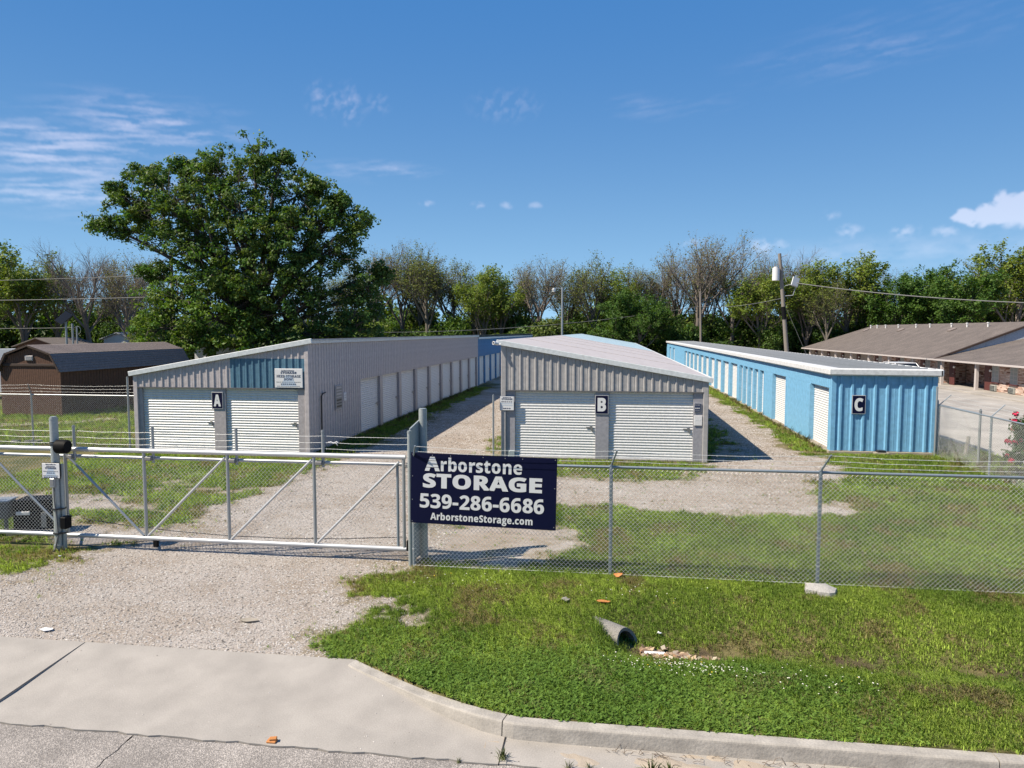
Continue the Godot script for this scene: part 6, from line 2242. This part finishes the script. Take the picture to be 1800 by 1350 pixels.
func make_small_things() -> void:
	# drain pipe with a slanted mouth, coming out from under the drive
	var m := MB.new()
	var k := 28
	var ro := 0.245
	var ri := 0.20
	for i in k:
		var a0 := TAU * i / k
		var a1 := TAU * (i + 1) / k
		var e := func(a: float, r: float) -> Vector3: return Vector3(0.22 - 0.22 * (0.5 + 0.5 * sin(a)), r * sin(a), r * cos(a))
		var s := func(a: float, r: float) -> Vector3: return Vector3(-0.5, r * sin(a), r * cos(a))
		m.out_quad(s.call(a0, ro), s.call(a1, ro), e.call(a1, ro), e.call(a0, ro), Vector3(0, sin(a0), cos(a0)))
		m.out_quad(s.call(a0, ri), s.call(a1, ri), e.call(a1, ri), e.call(a0, ri), Vector3(0, -sin(a0), -cos(a0)))
		m.out_quad(e.call(a0, ri), e.call(a1, ri), e.call(a1, ro), e.call(a0, ro), Vector3(1, 0.3, 0))
		m.out_tri(s.call(a0, ro), s.call(a1, ro), Vector3(-0.5, 0, 0), Vector3(-1, 0, 0))
	single("drain_pipe", m, M.old_concrete, "concrete drain pipe mouth opening in the lawn", "drain pipe", "", Vector3(0.2, -0.262, -9.5), Basis(Vector3.UP, -0.6) * Basis(Vector3(0, 0, 1), -0.05))
	# what has gathered in front of it
	m = MB.new()
	m.tube(Vector3(-0.13, 0, 0), Vector3(0.13, 0.015, 0.03), 0.032, 0.032, 14)
	single("plastic_tube", m, M.white_plastic, "short white plastic tube lying at the drain pipe mouth", "litter", "", Vector3(0.62, ground_y(0.62, -9.2) + 0.05, -9.2))
	var list := []
	var r := RandomNumberGenerator.new()
	r.seed = 12
	m = MB.new()
	m.colored = true
	for i in 300:
		var x := 0.45 + absf(r.randfn(0.0, 0.38))
		var z := -9.2 + r.randfn(0.0, 0.13) + (x - 0.5) * 0.12
		m.col = [Color(0.42, 0.31, 0.20), Color(0.30, 0.20, 0.13), Color(0.50, 0.42, 0.32), Color(0.16, 0.10, 0.07), Color(0.40, 0.22, 0.11)][i % 5] * r.randf_range(0.6, 0.9)
		var nn := (unit(r) * 0.5 + Vector3.UP).normalized()
		var a := nn.cross(unit(r)).normalized() * r.randf_range(0.025, 0.07)
		m.card(Vector3(x, ground_y(x, z) + 0.015 + 0.05 * r.randf(), z), a, nn.cross(a) * 0.6, nn)
	var o: Node3D = part(self, "dead_leaves", m, M.litter_bits)
	tag(o, "drift of brown dead leaves in front of the drain pipe", "leaves", "", "stuff")
	litter("plastic_wrapper", "crumpled clear plastic wrapper among the dead leaves", Vector3(1.0, ground_y(1.0, -9.17) + 0.02, -9.17), 0.16, 0.12, M.plastic_film, 3, 0.06)
	litter("paper_scrap", "white paper scrap in the grass above the drain pipe", Vector3(0.72, ground_y(0.72, -9.78) + 0.04, -9.78), 0.07, 0.06, M.paper_white, 4, 0.03)
	litter("concrete_chip", "small flat grey concrete chip in the lawn left of the drain", Vector3(-0.62, ground_y(-0.62, -10.25) + 0.03, -10.25), 0.15, 0.10, M.old_concrete, 5, 0.03, "stone")
	litter("cardboard_scrap", "flat orange-brown scrap lying on the lawn above the drain", Vector3(-0.06, ground_y(-0.06, -10.28) + 0.04, -10.28), 0.2, 0.11, M.orange_scrap, 6, 0.015)
	litter("cardboard_scrap", "rust-brown scrap at the foot of the fence post", Vector3(0.17, 0.03, -11.42), 0.16, 0.12, M.orange_scrap, 7, 0.05)
	litter("paper_scrap", "flattened white paper on the gravel near the apron", Vector3(-7.5, ground_y(-7.5, -8.38) + 0.012, -8.38), 0.2, 0.12, M.paper_white, 8, 0.012)
	litter("cardboard_scrap", "flattened pale cardboard on the gravel drive", Vector3(-4.92, ground_y(-4.92, -9.0) + 0.012, -9.0), 0.27, 0.16, M.path_concrete, 9, 0.012)
	litter("paper_scrap", "small white scrap in the grass by the gate post", Vector3(-9.6, 0.02, -11.1), 0.06, 0.05, M.paper_white, 10, 0.03)
	m = MB.new()
	m.rbox(Vector3.ZERO, Vector3(0.10, 0.022, 0.065), 0.006)
	m.rbox(Vector3(0.01, 0.022, -0.005), Vector3(0.075, 0.024, 0.05), 0.006, Basis(Vector3.UP, 0.3))
	single("crushed_packet", m, M.orange_scrap, "crushed orange and white packet on the gutter edge", "litter", "", Vector3(-3.33, -0.108, -6.47))
	# block under the end wall of the blue building
	o = thing("splash_block", "small dark block on a brick at the foot of the blue wall", "block", Vector3(8.75, 0.0, -24.25))
	m = MB.new()
	m.rbox(Vector3(0, 0.04, 0), Vector3(0.42, 0.10, 0.24), 0.01)
	part(o, "brick", m, M.path_concrete)
	m = MB.new()
	m.rbox(Vector3(0, 0.12, 0), Vector3(0.26, 0.08, 0.18), 0.015)
	part(o, "block", m, M.dark_metal)


func tuft_mesh(seed_: int, blades: int, h: float, w: float, spread: float, tint := Color(1, 1, 1)) -> ArrayMesh:
	var r := RandomNumberGenerator.new()
	r.seed = seed_
	var m := MB.new()
	m.colored = true
	for i in blades:
		var a := r.randf() * TAU
		var out := Vector3(cos(a), 0, sin(a))
		var p := out * spread * r.randf()
		var side := out.rotated(Vector3.UP, PI / 2 + r.randf_range(-0.6, 0.6)) * w * 0.5 * r.randf_range(0.7, 1.3)
		var hh := h * r.randf_range(0.55, 1.2)
		var lean := r.randf_range(0.2, 0.95)
		var mid := p + out * hh * lean * 0.35 + Vector3(0, hh * 0.6, 0)
		var tip := p + out * hh * lean + Vector3(0, hh * (1.0 - lean * 0.25), 0)
		m.col = tint * r.randf_range(0.8, 1.2)
		var nn := (Vector3.UP * 0.9 + out * 0.5).normalized()
		for t in [[p - side, p + side, mid - side * 0.8], [p + side, mid + side * 0.8, mid - side * 0.8], [mid - side * 0.8, mid + side * 0.8, tip]]:
			if (t[1] - t[0]).cross(t[2] - t[0]).dot(nn) > 0.0:
				t = [t[0], t[2], t[1]]
			for q in t:
				m.v.append(q)
				m.n.append(nn)
				m.c.append(m.col)
	return m.mesh()


func clover_mesh(seed_: int) -> ArrayMesh:
	var r := RandomNumberGenerator.new()
	r.seed = seed_
	var m := MB.new()
	m.colored = true
	for i in 12:
		var p := Vector3(r.randf_range(-0.06, 0.06), r.randf_range(0.015, 0.055), r.randf_range(-0.06, 0.06))
		m.col = Color(1, 1, 1) * r.randf_range(0.75, 1.2)
		var nn := (unit(r) * 0.45 + Vector3.UP).normalized()
		for k in 3:
			var a := nn.cross(Vector3.RIGHT).normalized().rotated(nn, k * TAU / 3 + i) * 0.010
			m.card(p + a * 0.9, a, nn.cross(a) * 0.85, nn)
	return m.mesh()


func stone_mesh(seed_: int) -> ArrayMesh:
	var r := RandomNumberGenerator.new()
	r.seed = seed_
	var m := MB.new()
	m.colored = true
	m.col = Color(1, 1, 1)
	var p := []
	for i in 5:
		var a := TAU * i / 5 + r.randf_range(-0.3, 0.3)
		p.append(Vector3(cos(a), r.randf_range(-0.2, 0.3), sin(a)) * r.randf_range(0.8, 1.15))
	var top := Vector3(r.randf_range(-0.3, 0.3), r.randf_range(0.55, 0.85), r.randf_range(-0.3, 0.3))
	for i in 5:
		m.out_tri(p[i], p[(i + 1) % 5], top, Vector3.UP + p[i])
		m.out_tri(p[i], p[(i + 1) % 5], Vector3(0, -0.6, 0), p[i] + Vector3.DOWN)
	return m.mesh()


func make_grass_and_stones() -> void:
	var r := RandomNumberGenerator.new()
	r.seed = 2024
	var grass := [[], [], []]
	var clover := []
	var flowers := []
	# x0, x1, z0, z1, tufts per square metre, size
	var areas := [[-4.3, 9.8, -11.6, -6.98, 1350.0, 0.8], [-14, -8.4, -11.6, -8.1, 420.0, 1.0], [-3.2, 10.3, -16.5, -11.6, 560.0, 1.0], [3.6, 10.4, -24.2, -16.5, 260.0, 1.3], [-16.5, -7.8, -21.6, -11.9, 230.0, 1.3], [-3.6, 4.0, -22.0, -15.0, 200.0, 1.15], [-9.6, -8.3, -50, -21.8, 120.0, 1.5], [-4.6, -3.45, -34, -21.8, 130.0, 1.4], [3.0, 4.7, -44, -22, 110.0, 1.4], [6.2, 7.25, -64, -24.6, 120.0, 1.5], [-32, -16, -40, -22, 55.0, 2.0], [10.4, 12.4, -30, -14, 160.0, 1.5]]
	for q in areas:
		var n := int((q[1] - q[0]) * (q[3] - q[2]) * q[4])
		for i in n:
			var x := r.randf_range(q[0], q[1])
			var z := r.randf_range(q[2], q[3])
			if z > back_edge(x) - 0.015:
				continue
			var w := gravel_at(x, z)
			if w > 0.3 and r.randf() > (0.16 if w < 0.7 else 0.012):
				continue
			if x > 0.25 and x < 1.55 and absf(z + 9.22) < 0.3 and r.randf() < 0.9:
				continue
			var gn := field(green_w, x, z)
			var dn := field(dry_w, x, z)
			var ditch := 0.0
			if z > -11.0 and x > 1.2:
				ditch = 1.1 * exp(-pow((z + 9.3 + 0.12 * sin(x * 0.9)) / 0.3, 2)) * clampf(field(dry_w, x * 1.7 - 9.0, z * 1.7) * 2.2 - 0.35, 0.15, 1)
			if r.randf() < ditch * 0.85:
				continue
			var near_kerb := smoothstep(-9.6, -7.6, z) * (1.0 - smoothstep(1.0, 4.0, x)) if z > -11.4 else 0.0
			var dry := clampf((dn - 0.58) * 2.0 + ditch * 0.6 - near_kerb * 0.5 + (0.35 if w > 0.3 else 0.0) + (0.3 * smoothstep(0.8, 2.6, x) * exp(-pow((z + 8.2) / 0.5, 2)) if z > -11.0 else 0.0) + (0.1 if z < -11.7 and x < -7.0 else 0.0), 0, 0.85)
			var c := Color(0.15, 0.255, 0.04).lerp(Color(0.42, 0.55, 0.10), clampf(gn * 0.8 + r.randf_range(-0.2, 0.3) - near_kerb * 0.25, 0, 1))
			if r.randf() < dry:
				c = Color(0.34, 0.285, 0.15).lerp(Color(0.23, 0.225, 0.08), r.randf())
			c = c * r.randf_range(0.65, 1.2)
			var s: float = q[5] * r.randf_range(0.6, 1.15) * (0.75 if w > 0.3 else 1.0)
			var item := [Vector3(x, ground_y(x, z) - 0.004, z), Vector3(s, s * r.randf_range(0.6, 1.2), s), r.randf() * TAU, c]
			if near_kerb > 0.2 and r.randf() < near_kerb * 0.6 or (z < -11.7 and gn > 0.6 and r.randf() < 0.35):
				item[3] = c.lerp(Color(0.125, 0.235, 0.042), 0.6)
				clover.append(item)
			else:
				grass[i % 3].append(item)
	for k in 3:
		var g := scatter(self, "grass", tuft_mesh(40 + k, 10, [0.055, 0.075, 0.10][k], 0.0075, 0.055), M.blade, grass[k])
		tag(g, ["short mown grass of the lawns", "middling grass of the lawns", "taller rough grass of the lawns"][k], "grass", "", "stuff")
	tag(scatter(self, "clover", clover_mesh(50), M.blade, clover), "dark green clover patches in the lawn near the kerb", "clover", "", "stuff")
	# sand washed along the gutter, with dead twigs
	var sand := MB.new()
	var nz := FastNoiseLite.new()
	nz.seed = 4
	nz.frequency = 1.6
	var hs := func(x: float, z: float) -> float: return slab_y(z) - 0.004 + 0.02 * clampf(nz.get_noise_2d(x, z * 2.0) * 1.4 + 0.15 + 0.5 * smoothstep(-0.3, 0.6, x) - 4.0 * absf(z + 6.62), -0.4, 1)
	for i in 150:
		for j in 7:
			var x := -1.2 + i * 0.06
			var z := -6.84 + j * 0.058
			sand.out_quad(Vector3(x, hs.call(x, z), z), Vector3(x + 0.06, hs.call(x + 0.06, z), z), Vector3(x + 0.06, hs.call(x + 0.06, z + 0.058), z + 0.058), Vector3(x, hs.call(x, z + 0.058), z + 0.058), Vector3.UP)
	tag(part(self, "sand", sand, M.sand), "pale sand washed along the gutter", "sand", "", "stuff")
	var tw := MB.new()
	tw.colored = true
	for i in 130:
		var p := Vector3(r.randf_range(0.0, 5.5), 0, -6.78 + absf(r.randfn()) * 0.06)
		p.y = slab_y(p.z) + 0.012
		tw.col = Color(0.12, 0.085, 0.06) * r.randf_range(0.6, 1.5)
		var d := Vector3(r.randf_range(-1, 1), r.randf_range(0, 0.3), r.randf_range(-0.5, 0.5)).normalized() * r.randf_range(0.02, 0.065)
		tw.tubes(PackedVector3Array([p, p + d + Vector3(0, 0.01, 0), p + d * 1.9 + Vector3(0.02, -0.004, 0.01)]), PackedFloat32Array([0.003, 0.0025, 0.0015]), 3)
	tag(part(self, "dead_twigs", tw, M.litter_bits), "dead twigs lying in the gutter against the kerb", "twigs", "", "stuff")
	# white clover heads and a few yellow dandelions
	for q in [[0.9, -8.35, 0.75, 0.22, 130], [2.2, -8.3, 1.0, 0.4, 40], [-11.5, -18.0, 2.2, 0.7, 420], [-3.75, -11.35, 0.25, 0.16, 40], [-2.6, -10.9, 0.9, 0.3, 30], [0.6, -10.8, 0.8, 0.3, 25], [5.0, -13.5, 2.2, 0.9, 150], [-1.4, -13.2, 0.8, 0.4, 40], [6.5, -18.0, 1.4, 1.2, 70]]:
		for i in q[4]:
			var x: float = q[0] + r.randfn() * q[2] * 0.6
			var z: float = q[1] + r.randfn() * q[3] * 0.6
			if z > back_edge(x) - 0.05 or gravel_at(x, z) > 0.6:
				continue
			flowers.append([Vector3(x, ground_y(x, z) + r.randf_range(0.05, 0.09), z), Vector3.ONE * r.randf_range(0.006, 0.012), r.randf() * TAU, Color(0.58, 0.56, 0.48) if i % 23 else Color(0.58, 0.42, 0.02)])
	tag(scatter(self, "clover_flowers", stone_mesh(3), M.stone_bits, flowers), "small white clover flower heads dotted in the grass", "flowers", "", "stuff")
	# loose gravel
	var stones := [[], [], []]
	for q in [[-13.5, -2.6, -11.9, -8.08, 1700.0, 1.0], [-9.3, -3.0, -22.0, -11.9, 620.0, 1.3], [-3.0, 6.9, -23.0, -14.6, 380.0, 1.35], [-9.0, -3.9, -38.0, -22.0, 190.0, 1.8], [4.0, 6.6, -42.0, -23.0, 210.0, 1.8], [-18, -9.3, -16.6, -12.2, 260.0, 1.3], [-3.0, 12.0, -6.84, -6.42, 60.0, 0.6], [-12.0, -1.5, -8.05, -6.45, 7.0, 0.7]]:
		var n := int((q[1] - q[0]) * (q[3] - q[2]) * q[4])
		for i in n:
			var x := r.randf_range(q[0], q[1])
			var z := r.randf_range(q[2], q[3])
			var on_slab: bool = z > -6.9 or (q[4] < 8.0 and z > back_edge(x) + 0.12)
			if not on_slab and (z > back_edge(x) - 0.01 or r.randf() > gravel_at(x, z) * 1.15 - 0.05):
				continue
			var s: float = q[5] * (0.006 + 0.011 * pow(r.randf(), 2.2))
			var t := r.randf()
			var c := Color(0.275, 0.237, 0.20).lerp(Color(0.50, 0.475, 0.45), t)
			if r.randf() < 0.12:
				c = Color(0.115, 0.105, 0.095)
			stones[i % 3].append([Vector3(x, (slab_y(z) if on_slab else ground_y(x, z)) + s * 0.2, z), Vector3(s, s * r.randf_range(0.5, 0.9), s * r.randf_range(0.7, 1.2)), r.randf() * TAU, c])
	for k in 3:
		tag(scatter(self, "gravel", stone_mesh(20 + k), M.stone_bits, stones[k]), "loose pale gravel of the drive and alleys", "gravel", "", "stuff")
	# weeds rooted in the gutter and along the walls
	var weed := tuft_mesh(77, 26, 0.16, 0.012, 0.05)
	var gutter := tuft_mesh(78, 30, 0.13, 0.012, 0.06, Color(0.10, 0.12, 0.05))
	var spots := [[-0.98, -6.50, 0.8], [-0.98, -6.93, 0.4], [-0.35, -6.42, 0.6], [-0.15, -6.45, 0.5], [0.42, -6.43, 1.1], [0.60, -6.46, 0.9], [0.5, -6.36, 0.8], [-1.4, -6.4, 0.35]]
	var i := 0
	for q in spots:
		var y := slab_y(q[1])
		single("gutter_weed", gutter, M.blade, "%s grey-green weed tuft rooted along the gutter, counted from the right" % ["seventh", "sixth", "fifth", "fourth", "third", "first", "second", "eighth"][i], "weed", "weeds along the gutter", Vector3(q[0], y - 0.01, q[1]), Basis(Vector3.UP, i * 1.3) * Basis.from_scale(Vector3(q[2], q[2], q[2])))
		i += 1
	var wl := []
	for k in 260:  # ragged weeds at the foot of the side fence and the walls
		var p := Vector3(r.randf_range(10.3, 11.9), 0, r.randf_range(-25, -14))
		if k % 4 == 0:
			p = Vector3(7.12 - r.randf() * 0.2, 0, r.randf_range(-50, -25))
		elif k % 4 == 1:
			p = Vector3(-9.45 + r.randf() * 0.25, 0, r.randf_range(-48, -27))
		wl.append([p, Vector3.ONE * r.randf_range(0.8, 1.9), r.randf() * TAU, Color(0.08, 0.11, 0.025).lerp(Color(0.22, 0.17, 0.09), r.randf())])
	tag(scatter(self, "weeds", weed, M.blade, wl), "ragged weeds along the side fence and the walls", "weeds", "", "stuff")
